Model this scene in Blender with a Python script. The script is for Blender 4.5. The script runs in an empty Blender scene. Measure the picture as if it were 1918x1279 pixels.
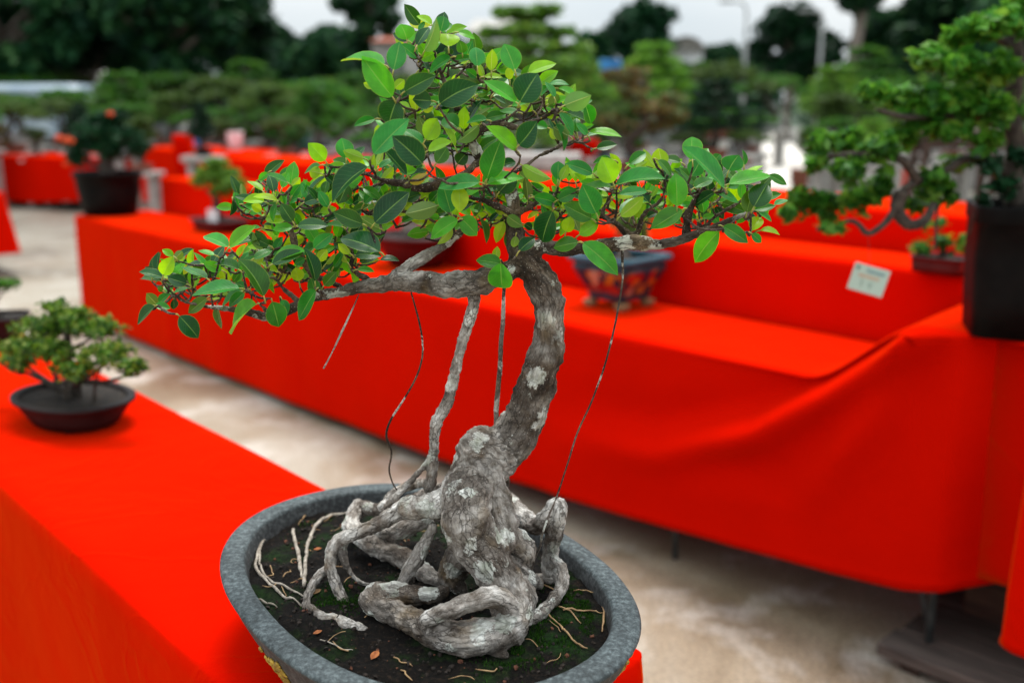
import bpy, bmesh, math, random
import numpy as np
from mathutils import Vector, noise, kdtree
random.seed(7); RNG = np.random.default_rng(7)
S = bpy.context.scene; COL = S.collection
R = math.radians
# ------------------------------------------------------------------ camera
F = 1865.0; PITCH = R(13.3); H = 1.5
cd = bpy.data.cameras.new('camera'); cam = bpy.data.objects.new('camera', cd); COL.objects.link(cam)
cam.location = (0, 0, H); cam.rotation_euler = (R(90) - PITCH, 0, 0)
cd.sensor_width = 36; cd.lens = 36 * F / 1918; cd.clip_start = .05; cd.clip_end = 800
cd.dof.use_dof = True; cd.dof.focus_distance = 1.17; cd.dof.aperture_fstop = 2.7; cd.dof.aperture_blades = 0
S.camera = cam
# ------------------------------------------------------------------ world + sun
SUN_EL, SUN_AZ = R(73), R(10)      # azimuth measured from +Y towards +X
w = bpy.data.worlds.new('World'); S.world = w; w.use_nodes = True
nt = w.node_tree; nt.nodes.clear()
out = nt.nodes.new('ShaderNodeOutputWorld'); bg = nt.nodes.new('ShaderNodeBackground')
sky = nt.nodes.new('ShaderNodeTexSky'); sky.sky_type = 'NISHITA'; sky.sun_disc = False
sky.sun_elevation = SUN_EL; sky.sun_rotation = SUN_AZ; sky.dust_density = 4; sky.air_density = 1.2
tc = nt.nodes.new('ShaderNodeTexCoord'); mp = nt.nodes.new('ShaderNodeMapping'); mp.inputs['Scale'].default_value = (1, 1, 3)
nz = nt.nodes.new('ShaderNodeTexNoise'); nz.inputs['Scale'].default_value = 2.2; nz.inputs['Detail'].default_value = 5
cr = nt.nodes.new('ShaderNodeValToRGB'); cr.color_ramp.elements[0].position = .3; cr.color_ramp.elements[1].position = .7
cr.color_ramp.elements[0].color = (9.0, 10.2, 11.0, 1); cr.color_ramp.elements[1].color = (12.5, 13.0, 13.2, 1)
mx = nt.nodes.new('ShaderNodeMix'); mx.data_type = 'RGBA'; mx.inputs['Factor'].default_value = .88   # thick cloud over the blue
L = nt.links.new
L(tc.outputs['Generated'], mp.inputs['Vector']); L(mp.outputs[0], nz.inputs['Vector']); L(nz.outputs['Fac'], cr.inputs['Fac'])
L(sky.outputs[0], mx.inputs['A']); L(cr.outputs[0], mx.inputs['B']); 
sz = nt.nodes.new('ShaderNodeSeparateXYZ'); L(tc.outputs['Generated'], sz.inputs[0])          # an overcast sky is brighter overhead than at the horizon
zr = nt.nodes.new('ShaderNodeMapRange'); zr.inputs['To Min'].default_value = 1.0; zr.inputs['To Max'].default_value = 2.6; L(sz.outputs['Z'], zr.inputs['Value'])
zm = nt.nodes.new('ShaderNodeVectorMath'); zm.operation = 'SCALE'; L(mx.outputs['Result'], zm.inputs[0]); L(zr.outputs[0], zm.inputs['Scale']); L(zm.outputs[0], bg.inputs['Color'])
bg.inputs['Strength'].default_value = 0.066; L(bg.outputs[0], out.inputs['Surface'])
sl = bpy.data.lights.new('sun', 'SUN'); sl.energy = 3.2; sl.angle = R(24); sl.color = (1, .96, .9)
so = bpy.data.objects.new('sun', sl); COL.objects.link(so)
sd = Vector((math.sin(SUN_AZ) * math.cos(SUN_EL), math.cos(SUN_AZ) * math.cos(SUN_EL), math.sin(SUN_EL)))
so.rotation_euler = sd.to_track_quat('Z', 'Y').to_euler()
S.view_settings.view_transform = 'Standard'; S.view_settings.look = 'None'; S.view_settings.exposure = .18; S.view_settings.gamma = 1
S.cycles.max_bounces = 6; S.cycles.transparent_max_bounces = 4; S.cycles.use_denoising = True; S.cycles.caustics_reflective = False
# ------------------------------------------------------------------ pixel rays of the photograph (1918 x 1279) -> real points
CP, SP = math.cos(PITCH), math.sin(PITCH)
def ray(x, y):
    X = (x - 959) / F; Y = (639.5 - y) / F
    return np.array((X, CP + Y * SP, -SP + Y * CP))
def at_z(x, y, z): r = ray(x, y); t = (z - H) / r[2]; return np.array((r[0] * t, r[1] * t, z))
def at_y(x, y, Y): r = ray(x, y); t = Y / r[1]; return np.array((r[0] * t, Y, H + r[2] * t))
U = np.array((.674, -.739, 0)); N = np.array((.739, .674, 0))      # the rows of tables run along U
def sn(s, n, z=0): return U * s + N * n + np.array((0, 0, z))
# ------------------------------------------------------------------ objects
def tag(o, label=None, cat=None, group=None, kind=None):
    if label: o['label'] = label
    if cat: o['category'] = cat
    if group: o['group'] = group
    if kind: o['kind'] = kind
    return o
def empty(name, loc, rz=0, **k):
    o = bpy.data.objects.new(name, None); COL.objects.link(o); o.location = loc; o.rotation_euler = (0, 0, rz)
    o.empty_display_size = .05
    return tag(o, **k)
def mesh(name, v, f, mat, parent=None, smooth=True, world=False):
    """v in the parent's space, or in world space when world=True"""
    m = bpy.data.meshes.new(name); v = np.asarray(v, float)
    if world and parent is not None:
        v = v - np.array(parent.location)
        a = -parent.rotation_euler.z
        if a: c, s_ = math.cos(a), math.sin(a); v = np.c_[v[:, 0] * c - v[:, 1] * s_, v[:, 0] * s_ + v[:, 1] * c, v[:, 2]]
    m.from_pydata(v.tolist(), [], f if isinstance(f, list) else f.tolist())
    if smooth: m.polygons.foreach_set('use_smooth', [True] * len(m.polygons))
    m.update(); o = bpy.data.objects.new(name, m); COL.objects.link(o)
    for q in (mat if isinstance(mat, (list, tuple)) else [mat]): m.materials.append(q)
    if parent is not None: o.parent = parent
    return o
def attr(o, name, vals, typ='FLOAT'):
    a = o.data.attributes.new(name, typ, 'POINT'); a.data.foreach_set('value', np.asarray(vals, float)); return o
class MB:
    def __init__(s): s.v = []; s.f = []; s.mi = []; s.n = 0
    def add(s, v, f, mi=0):
        v = np.asarray(v, float); s.v.append(v); s.f += [tuple(int(i) + s.n for i in q) for q in f]; s.mi += [mi] * len(f); s.n += len(v); return s
    def box(s, c, d, rz=0, mi=0, bev=.0, top=1.0):
        x, y, z = np.array(d) / 2; b = min(bev, x * .4, y * .4, z * .4)
        c = np.array(c, float); vs = []; fs = []
        rings = [(x - b, y - b, -z), (x, y, -z + b), (x * top, y * top, z - b), (x * top - b, y * top - b, z)] if b else [(x, y, -z), (x * top, y * top, z)]
        for (a, q, h) in rings:
            k = b
            if b: vs += [(-a, -q + k, h), (-a + k, -q, h), (a - k, -q, h), (a, -q + k, h), (a, q - k, h), (a - k, q, h), (-a + k, q, h), (-a, q - k, h)]
            else: vs += [(-a, -q, h), (a, -q, h), (a, q, h), (-a, q, h)]
        m = 8 if b else 4
        for i in range(len(rings) - 1):
            for j in range(m): k = (j + 1) % m; fs.append((i * m + j, i * m + k, (i + 1) * m + k, (i + 1) * m + j))
        fs.append(tuple(range(m - 1, -1, -1))); fs.append(tuple((len(rings) - 1) * m + j for j in range(m)))
        vs = np.array(vs); cc, ss = math.cos(rz), math.sin(rz)
        vs = np.c_[vs[:, 0] * cc - vs[:, 1] * ss, vs[:, 0] * ss + vs[:, 1] * cc, vs[:, 2]] + c
        return s.add(vs, fs, mi)
    def tube(s, P, rad, seg=8, cap=True, mi=0, wob=0.0):
        v, f = tube(P, rad, seg, cap, wob); return s.add(v, f, mi)
    def build(s, name, mat, parent=None, smooth=False, world=False):
        o = mesh(name, np.concatenate(s.v), s.f, mat, parent, smooth, world)
        if any(s.mi): o.data.polygons.foreach_set('material_index', s.mi)
        return o
def smoothpath(P, rad, k=4):
    P = np.asarray(P, float); rad = np.asarray(rad, float); n = len(P)
    if n < 3: 
        t = np.linspace(0, 1, k + 1)[:, None]; return P[0] * (1 - t) + P[1] * t, rad[0] * (1 - t[:, 0]) + rad[1] * t[:, 0]
    Q = []; q = []
    E = np.vstack([2 * P[0] - P[1], P, 2 * P[-1] - P[-2]])
    for i in range(n - 1):
        a, b, c, d = E[i], E[i + 1], E[i + 2], E[i + 3]
        for j in range(k):
            t = j / k
            Q.append(.5 * ((2 * b) + (c - a) * t + (2 * a - 5 * b + 4 * c - d) * t * t + (3 * b - a - 3 * c + d) * t ** 3))
            q.append(rad[i] * (1 - t) + rad[i + 1] * t)
    Q.append(P[-1]); q.append(rad[-1]); return np.array(Q), np.array(q)
def tube(P, rad, seg=8, cap=True, wob=0.0):
    P = np.asarray(P, float); n = len(P); rad = np.full(n, rad) if np.isscalar(rad) else np.asarray(rad, float)
    T = np.gradient(P, axis=0); T /= np.linalg.norm(T, axis=1)[:, None] + 1e-12
    up = np.array((0, 0, 1.)) if abs(T[0][2]) < .9 else np.array((1., 0, 0))
    A = np.cross(T[0], up); A /= np.linalg.norm(A); vs = []
    ang = np.arange(seg) * 2 * math.pi / seg
    for i in range(n):
        A = A - T[i] * (A @ T[i]); A /= np.linalg.norm(A) + 1e-12; B = np.cross(T[i], A)
        r = rad[i] * (1 + (wob * (RNG.random(seg) - .5) if wob else 0))
        vs.append(P[i] + (np.cos(ang) * r)[:, None] * A + (np.sin(ang) * r)[:, None] * B)
    v = np.concatenate(vs); f = []
    for i in range(n - 1):
        for j in range(seg): k = (j + 1) % seg; f.append((i * seg + j, i * seg + k, (i + 1) * seg + k, (i + 1) * seg + j))
    if cap: f.append(tuple(range(seg - 1, -1, -1))); f.append(tuple((n - 1) * seg + j for j in range(seg)))
    return v, f
def copy_tree(o, parent=None):
    c = o.copy(); COL.objects.link(c)
    if parent is not None: c.parent = parent; c.matrix_parent_inverse = o.matrix_parent_inverse.copy()
    for ch in KIDS.get(o.name, []): copy_tree(ch, c)
    return c
KIDS = {}
def note_kids():
    KIDS.clear()
    for o in COL.objects:
        if o.parent: KIDS.setdefault(o.parent.name, []).append(o)
# ------------------------------------------------------------------ materials
def newmat(name):
    m = bpy.data.materials.new(name); m.use_nodes = True; nt = m.node_tree
    return m, nt, nt.nodes['Principled BSDF']
def nd(nt, t, **k):
    n = nt.nodes.new('ShaderNode' + t)
    for a, b in k.items():
        if a in n.inputs: n.inputs[a].default_value = b
        else: setattr(n, a, b)
    return n
def ramp(nt, stops, interp='LINEAR'):
    n = nt.nodes.new('ShaderNodeValToRGB'); n.color_ramp.interpolation = interp
    while len(n.color_ramp.elements) < len(stops): n.color_ramp.elements.new(.5)
    for e, (p, c) in zip(n.color_ramp.elements, stops): e.position = p; e.color = tuple(c) + (1,) if len(c) == 3 else c
    return n
def coords(nt, kind='Object', scale=None):
    t = nt.nodes.new('ShaderNodeTexCoord'); o = t.outputs[kind]
    if scale:
        m = nt.nodes.new('ShaderNodeMapping'); m.inputs['Scale'].default_value = scale; nt.links.new(o, m.inputs['Vector']); o = m.outputs[0]
    return o
def mixc(nt, fac, a, b, mode='MIX'):
    n = nt.nodes.new('ShaderNodeMix'); n.data_type = 'RGBA'; n.blend_type = mode
    for s_, q in (('Factor', fac), ('A', a), ('B', b)):
        if isinstance(q, (int, float)): n.inputs[s_].default_value = q
        elif isinstance(q, tuple): n.inputs[s_].default_value = q + (1,)
        else: nt.links.new(q, n.inputs[s_])
    return n.outputs['Result']
def bump(nt, bsdf, h, strength=.3, dist=.01):
    b = nd(nt, 'Bump', Strength=strength, Distance=dist); nt.links.new(h, b.inputs['Height']); nt.links.new(b.outputs[0], bsdf.inputs['Normal']); return b
def noise_mat(name, c0, c1, scale=20, rough=.7, bmp=.3, bd=.002, detail=5, lo=.35, hi=.65, spec=.4, stretch=None, c2=None):
    m, nt, b = newmat(name); co = coords(nt, 'Object', stretch)
    n = nd(nt, 'TexNoise', Scale=scale, Detail=detail, Roughness=.6); nt.links.new(co, n.inputs['Vector'])
    st = [(lo, c0), (hi, c1)] if c2 is None else [(lo, c0), ((lo + hi) / 2, c1), (hi, c2)]
    r = ramp(nt, st); nt.links.new(n.outputs['Fac'], r.inputs['Fac']); nt.links.new(r.outputs[0], b.inputs['Base Color'])
    b.inputs['Roughness'].default_value = rough; b.inputs['Specular IOR Level'].default_value = spec
    if bmp: bump(nt, b, n.outputs['Fac'], bmp, bd)
    return m
def red_cloth(name, base=(.58, .0045, .0005)):
    m, nt, b = newmat(name); co = coords(nt)
    n = nd(nt, 'TexNoise', Scale=2.5, Detail=3); nt.links.new(co, n.inputs['Vector'])
    r = ramp(nt, [(.3, tuple(x * .9 for x in base)), (.7, base)]); nt.links.new(n.outputs['Fac'], r.inputs['Fac']); nt.links.new(r.outputs[0], b.inputs['Base Color'])
    b.inputs['Roughness'].default_value = .62; b.inputs['Specular IOR Level'].default_value = .0; b.inputs['Specular Tint'].default_value = (1, .12, .03, 1)
    b.inputs['Sheen Weight'].default_value = .24; b.inputs['Sheen Roughness'].default_value = .3; b.inputs['Sheen Tint'].default_value = (1, .34, .02, 1)
    n2 = nd(nt, 'TexNoise', Scale=9, Detail=4, Roughness=.55); nt.links.new(co, n2.inputs['Vector'])
    wv = nd(nt, 'TexWave', Scale=260, Distortion=.5); nt.links.new(co, wv.inputs['Vector'])
    b1 = nd(nt, 'Bump', Strength=.06, Distance=.0006); nt.links.new(wv.outputs['Fac'], b1.inputs['Height'])
    b2 = nd(nt, 'Bump', Strength=.35, Distance=.01); nt.links.new(n2.outputs['Fac'], b2.inputs['Height']); nt.links.new(b1.outputs[0], b2.inputs['Normal'])
    n3 = nd(nt, 'TexNoise', Scale=3.2, Detail=6, Roughness=.5, Distortion=1.2); nt.links.new(co, n3.inputs['Vector'])
    ab = nd(nt, 'Math'); ab.operation = 'SUBTRACT'; ab.inputs[1].default_value = .5; nt.links.new(n3.outputs['Fac'], ab.inputs[0]); ac = nd(nt, 'Math'); ac.operation = 'ABSOLUTE'; nt.links.new(ab.outputs[0], ac.inputs[0])
    rr = ramp(nt, [(0, (1, 1, 1)), (.035, (0, 0, 0))]); nt.links.new(ac.outputs[0], rr.inputs['Fac'])         # soft creases
    b3 = nd(nt, 'Bump', Strength=.15, Distance=.006); nt.links.new(rr.outputs[0], b3.inputs['Height']); nt.links.new(b2.outputs[0], b3.inputs['Normal']); nt.links.new(b3.outputs[0], b.inputs['Normal']); return m
def leaf_mat(name, cols, trans=.35, rough=.45, spec=.18, var='rnd'):
    """small leaves: colour by a per-leaf random attribute"""
    m, nt, b = newmat(name)
    a = nd(nt, 'Attribute'); a.attribute_name = var
    oi = nd(nt, 'ObjectInfo')
    r = ramp(nt, [(i / max(1, len(cols) - 1), c) for i, c in enumerate(cols)]); nt.links.new(a.outputs['Fac'], r.inputs['Fac'])
    hs = nd(nt, 'HueSaturation', Saturation=1.0); mr = nd(nt, 'MapRange'); mr.inputs['To Min'].default_value = .55; mr.inputs['To Max'].default_value = 1.1
    nt.links.new(oi.outputs['Random'], mr.inputs['Value']); nt.links.new(mr.outputs[0], hs.inputs['Value']); nt.links.new(r.outputs[0], hs.inputs['Color'])
    nt.links.new(hs.outputs[0], b.inputs['Base Color']); b.inputs['Roughness'].default_value = rough; b.inputs['Specular IOR Level'].default_value = spec
    tr = nd(nt, 'BsdfTranslucent'); br = nd(nt, 'HueSaturation', Value=1.6, Hue=.48); nt.links.new(hs.outputs[0], br.inputs['Color']); nt.links.new(br.outputs[0], tr.inputs['Color'])
    ms = nd(nt, 'MixShader', Fac=trans); nt.links.new(b.outputs[0], ms.inputs[1]); nt.links.new(tr.outputs[0], ms.inputs[2])
    nt.links.new(ms.outputs[0], nt.nodes['Material Output'].inputs['Surface']); return m
M = {}
M['red'] = red_cloth('red_cloth')
M['leaf_green'] = leaf_mat('leaf_green', [(.006, .04, .006), (.02, .12, .010), (.06, .22, .015), (.012, .08, .01), (.12, .28, .02)])
M['leaf_fresh'] = leaf_mat('leaf_fresh', [(.02, .10, .012), (.05, .25, .02), (.12, .38, .03), (.03, .16, .02), (.22, .46, .05)], trans=.4)
M['leaf_bright'] = leaf_mat('leaf_bright', [(.04, .15, .012), (.09, .26, .02), (.16, .34, .03), (.05, .17, .02), (.24, .4, .05)])
M['leaf_dark'] = leaf_mat('leaf_dark', [(.002, .018, .008), (.006, .045, .016), (.012, .07, .022), (.004, .032, .012)], trans=.15)
M['leaf_forest'] = leaf_mat('leaf_forest', [(.003, .024, .012), (.007, .046, .020), (.018, .085, .026), (.035, .11, .026)], trans=.15, rough=.6)
M['leaf_olive'] = leaf_mat('leaf_olive', [(.02, .05, .008), (.045, .10, .015), (.09, .16, .03), (.03, .08, .012), (.13, .2, .05)])
M['leaf_brown'] = leaf_mat('leaf_brown', [(.04, .09, .02), (.13, .09, .025), (.19, .09, .02), (.07, .15, .04), (.22, .15, .05), (.1, .2, .09)])
M['leaf_yellow'] = leaf_mat('leaf_yellow', [(.012, .07, .008), (.05, .18, .012), (.20, .36, .03), (.025, .11, .012), (.32, .42, .07)])
M['bark_dark'] = noise_mat('bark_dark', (.018, .013, .01), (.07, .055, .042), 60, .85, .6, .004)
M['bark_grey'] = noise_mat('bark_grey', (.09, .07, .055), (.26, .22, .19), 9, .85, .5, .01)
M['soil_bg'] = noise_mat('soil_bg', (.004, .003, .002), (.025, .016, .010), 60, .95, .8, .004)
M['pot_black'] = noise_mat('pot_black', (.002, .002, .002), (.006, .005, .0045), 12, .55, .2, .002, spec=.08)
M['pot_dark'] = noise_mat('pot_dark', (.008, .006, .006), (.024, .018, .017), 14, .55, .2, .002, spec=.12)
M['pot_maroon'] = noise_mat('pot_maroon', (.022, .003, .003), (.06, .008, .007), 8, .45, .15, .002)
M['pot_clay'] = noise_mat('pot_clay', (.16, .05, .03), (.3, .1, .06), 10, .7, .3, .002)
M['pot_grey'] = noise_mat('pot_grey', (.16, .17, .17), (.34, .35, .34), 9, .7, .3, .002)
M['pot_teal'] = noise_mat('pot_teal', (.02, .07, .10), (.06, .18, .22), 9, .3, .1, .002)
M['metal_dark'] = noise_mat('metal_dark', (.03, .04, .042), (.075, .09, .09), 30, .4, .1, .001)
M['wood_dark'] = noise_mat('wood_dark', (.02, .012, .008), (.075, .045, .03), 6, .75, .4, .004, stretch=(1, 12, 12))
M['wood_weathered'] = noise_mat('wood_weathered', (.035, .028, .024), (.12, .095, .08), 5, .85, .5, .006, stretch=(1, 14, 14))
M['white_paint'] = noise_mat('white_paint', (.6, .63, .64), (.8, .8, .8), 3, .5, 0)
M['bus_paint'] = noise_mat('bus_paint', (.22, .29, .35), (.38, .45, .50), 1.5, .5, 0)
M['blue_paint'] = noise_mat('blue_paint', (.02, .16, .42), (.04, .26, .6), 3, .5, 0)
M['grey_stone'] = noise_mat('grey_stone', (.25, .24, .22), (.45, .43, .4), 7, .85, .3, .004)
M['roof_red'] = noise_mat('roof_red', (.3, .07, .04), (.45, .13, .07), 5, .8, .2, .004)
M['skin'] = noise_mat('skin', (.42, .24, .17), (.5, .3, .21), 20, .5, 0)
M['glass_dark'] = noise_mat('glass_dark', (.02, .03, .035), (.04, .06, .07), 2, .1, 0)
M['flower_orange'] = noise_mat('flower_orange', (.75, .06, .01), (.85, .14, .02), 40, .6, 0)
M['flower_pink'] = noise_mat('flower_pink', (.7, .25, .3), (.8, .4, .42), 40, .6, 0)
# ================================================================== THE SETTING
def ground_mat():
    m, nt, b = newmat('concrete_ground'); co = coords(nt)
    n1 = nd(nt, 'TexNoise', Scale=.75, Detail=6, Roughness=.62, Distortion=.6); nt.links.new(co, n1.inputs['Vector'])
    n2 = nd(nt, 'TexNoise', Scale=3.2, Detail=7, Roughness=.65, Distortion=.3); nt.links.new(co, n2.inputs['Vector'])
    n3 = nd(nt, 'TexNoise', Scale=90, Detail=4); nt.links.new(co, n3.inputs['Vector'])
    r1 = ramp(nt, [(.36, (.15, .11, .062)), (.47, (.27, .215, .145)), (.6, (.36, .32, .255))]); nt.links.new(n1.outputs['Fac'], r1.inputs['Fac'])
    r2 = ramp(nt, [(.50, (0, 0, 0)), (.68, (1, 1, 1))]); nt.links.new(n2.outputs['Fac'], r2.inputs['Fac'])
    c = mixc(nt, r2.outputs[0], r1.outputs[0], (.48, .445, .39))
    r3 = ramp(nt, [(.38, (.66, .66, .66)), (.62, (1.16, 1.16, 1.16))]); nt.links.new(n3.outputs['Fac'], r3.inputs['Fac'])
    c = mixc(nt, 1.0, c, r3.outputs[0], 'MULTIPLY')
    # the far yard is drier and paler concrete
    sx = nd(nt, 'SeparateXYZ'); nt.links.new(co, sx.inputs[0]); mr = nd(nt, 'MapRange'); mr.inputs['From Min'].default_value = 6; mr.inputs['From Max'].default_value = 15
    nt.links.new(sx.outputs['Y'], mr.inputs['Value']); c = mixc(nt, mr.outputs[0], c, (.12, .11, .085))
    nt.links.new(c, b.inputs['Base Color'])
    rr = ramp(nt, [(.35, (.38, .38, .38)), (.6, (.75, .75, .75))]); nt.links.new(n1.outputs['Fac'], rr.inputs['Fac']); nt.links.new(rr.outputs[0], b.inputs['Roughness'])
    bump(nt, b, n3.outputs['Fac'], .25, .003); return m
def grid(x0, x1, y0, y1, nx, ny, z=0):
    xs = np.linspace(x0, x1, nx + 1); ys = np.linspace(y0, y1, ny + 1); X, Y = np.meshgrid(xs, ys)
    v = np.c_[X.ravel(), Y.ravel(), np.full(X.size, z)]
    f = [(j * (nx + 1) + i, j * (nx + 1) + i + 1, (j + 1) * (nx + 1) + i + 1, (j + 1) * (nx + 1) + i) for j in range(ny) for i in range(nx)]
    return v, f
v, f = grid(-300, 300, -60, 500, 60, 56); tag(mesh('ground', v, f, ground_mat()), kind='structure')
M['path'] = noise_mat("pale_path", (.58, .54, .48), (.74, .70, .64), .9, .8, .2, .004)
# pale path running away between the rows of big trees
pp = [(5.3, 14), (6.9, 14), (9.0, 22), (16.3, 45), (26.5, 90)]; lp = [(3.9, 14), (5.2, 22), (11.5, 45), (22.5, 90)]
a_ = [at_z(1400, 378, .004), at_z(1405, 300, .004), at_z(1408, 262, .004), at_z(1422, 236, .004)]
b_ = [at_z(1580, 378, .004), at_z(1510, 300, .004), at_z(1478, 262, .004), at_z(1462, 236, .004)]
tag(mesh('path', a_ + b_, [(i, i + 4, i + 5, i + 1) for i in range(3)], M['path'], smooth=False), kind='structure')
# distant wooded hill on the right
vs, fs = grid(4, 160, 62, 150, 40, 24)
for p in vs:
    x, y = p[0], p[1]; t = max(0, min(1, (x - 34) / 36)); e = min(1, (y - 62) / 20)
    p[2] = e * (1 + 13 * t * t * (3 - 2 * t) + 1.5 * noise.noise(Vector((x * .06, y * .06, 0))))- .3
tag(mesh('hill', vs, fs, noise_mat('hill_green', (.008, .022, .010), (.03, .06, .02), .5, .9, .6, .3)), kind='structure')

# ------------------------------------------------------------------ foliage made of leaf-sized faces
def leafcloud(pads, size, seed, up=.5, asp=.55):
    """pads: (centre, radii, count). One rhombic leaf per point, denser towards each pad's shell"""
    g = np.random.default_rng(seed); V = []; A = []
    for c, r, n in pads:
        d = g.normal(size=(n, 3)); d /= np.linalg.norm(d, axis=1)[:, None]
        d[:, 2] = np.where((d[:, 2] < 0) & (g.random(n) < .45), -d[:, 2], d[:, 2])
        rad = g.random(n) ** .45; k = .82 + .3 * np.sin(d[:, 0] * 5 + seed) * np.cos(d[:, 1] * 4 + 1.3 * seed) 
        P = np.asarray(c) + d * np.asarray(r) * (rad * k)[:, None]
        nr = g.normal(size=(n, 3)) * .75 + d * .4; nr[:, 2] += up; nr /= np.linalg.norm(nr, axis=1)[:, None]
        a = np.cross(nr, g.normal(size=(n, 3))); a /= np.linalg.norm(a, axis=1)[:, None] + 1e-9; b = np.cross(nr, a)
        s = size * (.6 + .8 * g.random(n))[:, None]
        V.append(np.stack([P - a * s, P + b * s * asp + nr * s * .12, P + a * s, P - b * s * asp + nr * s * .12], 1).reshape(-1, 3)); A.append(np.repeat(g.random(n), 4))
    V = np.concatenate(V); n = len(V) // 4
    return V, np.arange(n * 4).reshape(n, 4), np.concatenate(A)
def crown(name, pads, size, seed, mat, parent, **k):
    v, f, a = leafcloud(pads, size, seed, **k); o = mesh(name, v, f, mat, parent, smooth=False); attr(o, 'rnd', a); return o

# ------------------------------------------------------------------ forest trees far behind (crown, trunk), real size and distance
def big_tree(px, d, ytop, ybot, wpx, label, mat='leaf_forest', seed=0, nl=2600, ls=.16, clumps=12, thin=1.0, trunk='bark_grey', tw=.16, group='tall trees behind the garden'):
    x = (px - 959) / F * d; zt = at_y(px, ytop, d)[2]; zb = max(.8, at_y(px, ybot, d)[2]); W = wpx / F * d
    g = random.Random(seed); root = empty('tree', (x, d, 0), label=label, cat='tree', group=group)
    cz = (zt + zb) / 2; hh = (zt - zb) / 2; pads = []; t = MB()
    P, r = smoothpath([(0, 0, 0), (g.uniform(-.2, .2), 0, zb * .6), (g.uniform(-.4, .4), 0, cz), (0, 0, zt - hh * .4)], [tw, tw * .8, tw * .5, tw * .15]); t.tube(P, r, 9, wob=.15)
    for i in range(clumps):
        a = g.uniform(0, 6.28); rr = math.sqrt(g.random()) ; h = g.uniform(-1, 1); k = math.sqrt(max(.05, 1 - h * h * .8))
        c = (math.cos(a) * rr * W / 2 * k * .8, math.sin(a) * rr * W / 2 * k * .8, cz + h * hh * .8)
        s = min(W * .3, hh * .5) * g.uniform(.55, 1.0) * thin; pads.append((c, (s, s, s * .8), nl // clumps))
        q, rq = smoothpath([(0, 0, max(zb * .7, c[2] - hh * .6)), (c[0] * .5, c[1] * .5, c[2] - hh * .2), c], [tw * .4, tw * .22, tw * .08], 3); t.tube(q, rq, 6)
    t.build('trunk', M[trunk], root, smooth=True); crown('crown', pads, ls, seed, M[mat], root); return root
TREES = [
 (40, 27, -120, 165, 330, 'dark broad tree at the far left edge behind the white and blue bus'),
 (190, 30, -140, 150, 340, 'dark tree with a pale bare trunk rising above the blue part of the bus'),
 (330, 28, -130, 170, 330, 'dark tree with pinkish trunk showing left of the sky gap'),
 (455, 31, -110, 140, 190, 'dark tree whose right edge borders the pale gap of sky'),
 (590, 46, 70, 170, 170, 'low blue green tree under the pale gap of sky'),
 (705, 42, -30, 110, 170, 'airy tree with sky showing through, left of the bonsai top'),
 (1090, 60, 62, 170, 130, 'small rounded tree left of the tall round one'),
 (1192, 52, 8, 135, 130, 'tall round dark green tree standing against the sky'),
 (1335, 58, 90, 170, 90, 'low ragged treetop beside the grey lamp post'),
 (1465, 44, 10, 165, 165, 'big dark tree right of the grey lamp post'),
 (1575, 40, -90, 20, 90, 'tall thin tree whose crown leaves the top of the frame'),
 (1660, 55, 55, 190, 130, 'dark tree under the sky gap on the right'),
 (1760, 48, -10, 180, 200, 'dark tree on the wooded slope'),
 (1880, 42, -90, 190, 260, 'tall dark tree at the far right edge of the slope'),
 (560, 48, 60, 175, 120, 'hazy dark treetop under the left gap of sky'), (830, 62, 66, 180, 140, 'dark tree line behind the top of the big bonsai'), (1330, 64, 88, 180, 130, 'low dark tree line below the bright sky right of centre'),
 (640, 50, 48, 170, 130, 'dark blue green tree left of the airy tree'), (790, 56, 72, 175, 130, 'low dark tree behind the top leaves of the big bonsai'), (870, 60, 88, 175, 120, 'small dark tree behind the tall layered bonsai'),
 (1010, 58, 72, 170, 150, 'dark round topped tree right of the tall layered bonsai'), (1290, 62, 105, 180, 90, 'low dark tree in front of the white and blue building'), (1385, 60, 98, 180, 90, 'low dark treetop left of the big dark tree'),
 (1640, 46, 20, 200, 150, 'dark leafy tree right of the tall thin trunk'), (1730, 44, -25, 190, 210, 'broad dark tree in front of the brownish building')]
for i, t_ in enumerate(TREES):
    airy = i in (5,)
    big_tree(*t_[:5], t_[5], seed=30 + i, nl=(2600 if airy else 9000 if i < 4 or i > 10 else 6500), ls=.26 if t_[1] > 40 else .2,
             clumps=30 if not airy else 20, thin=.7 if airy else 1.15, tw=.3 if i in (1, 2, 10) else .16, mat='leaf_forest' if i not in (7, 9) else 'leaf_dark')

# far-off mass of shrubs and trees that closes the view under the tree tops
V_ = []; g_ = random.Random(3)
for k in range(150):
    x_ = -52 + k * .82 + g_.uniform(-.5, .5); y_ = g_.uniform(50, 60); 
    if 13.5 < x_ * 55 / y_ < 15.2: y_ = 62
    h_ = g_.uniform(2.6, 4.4); V_.append(((x_, y_, h_ * .5), (1.5, 1.4, h_ * .5), 330))
v, f, a_ = leafcloud(V_, .3, 77); wd_ = mesh('woodland', v, f, M['leaf_forest'], smooth=False); attr(wd_, 'rnd', a_); tag(wd_, 'low mass of trees and shrubs closing the yard far behind', 'woodland', kind='stuff')
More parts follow.
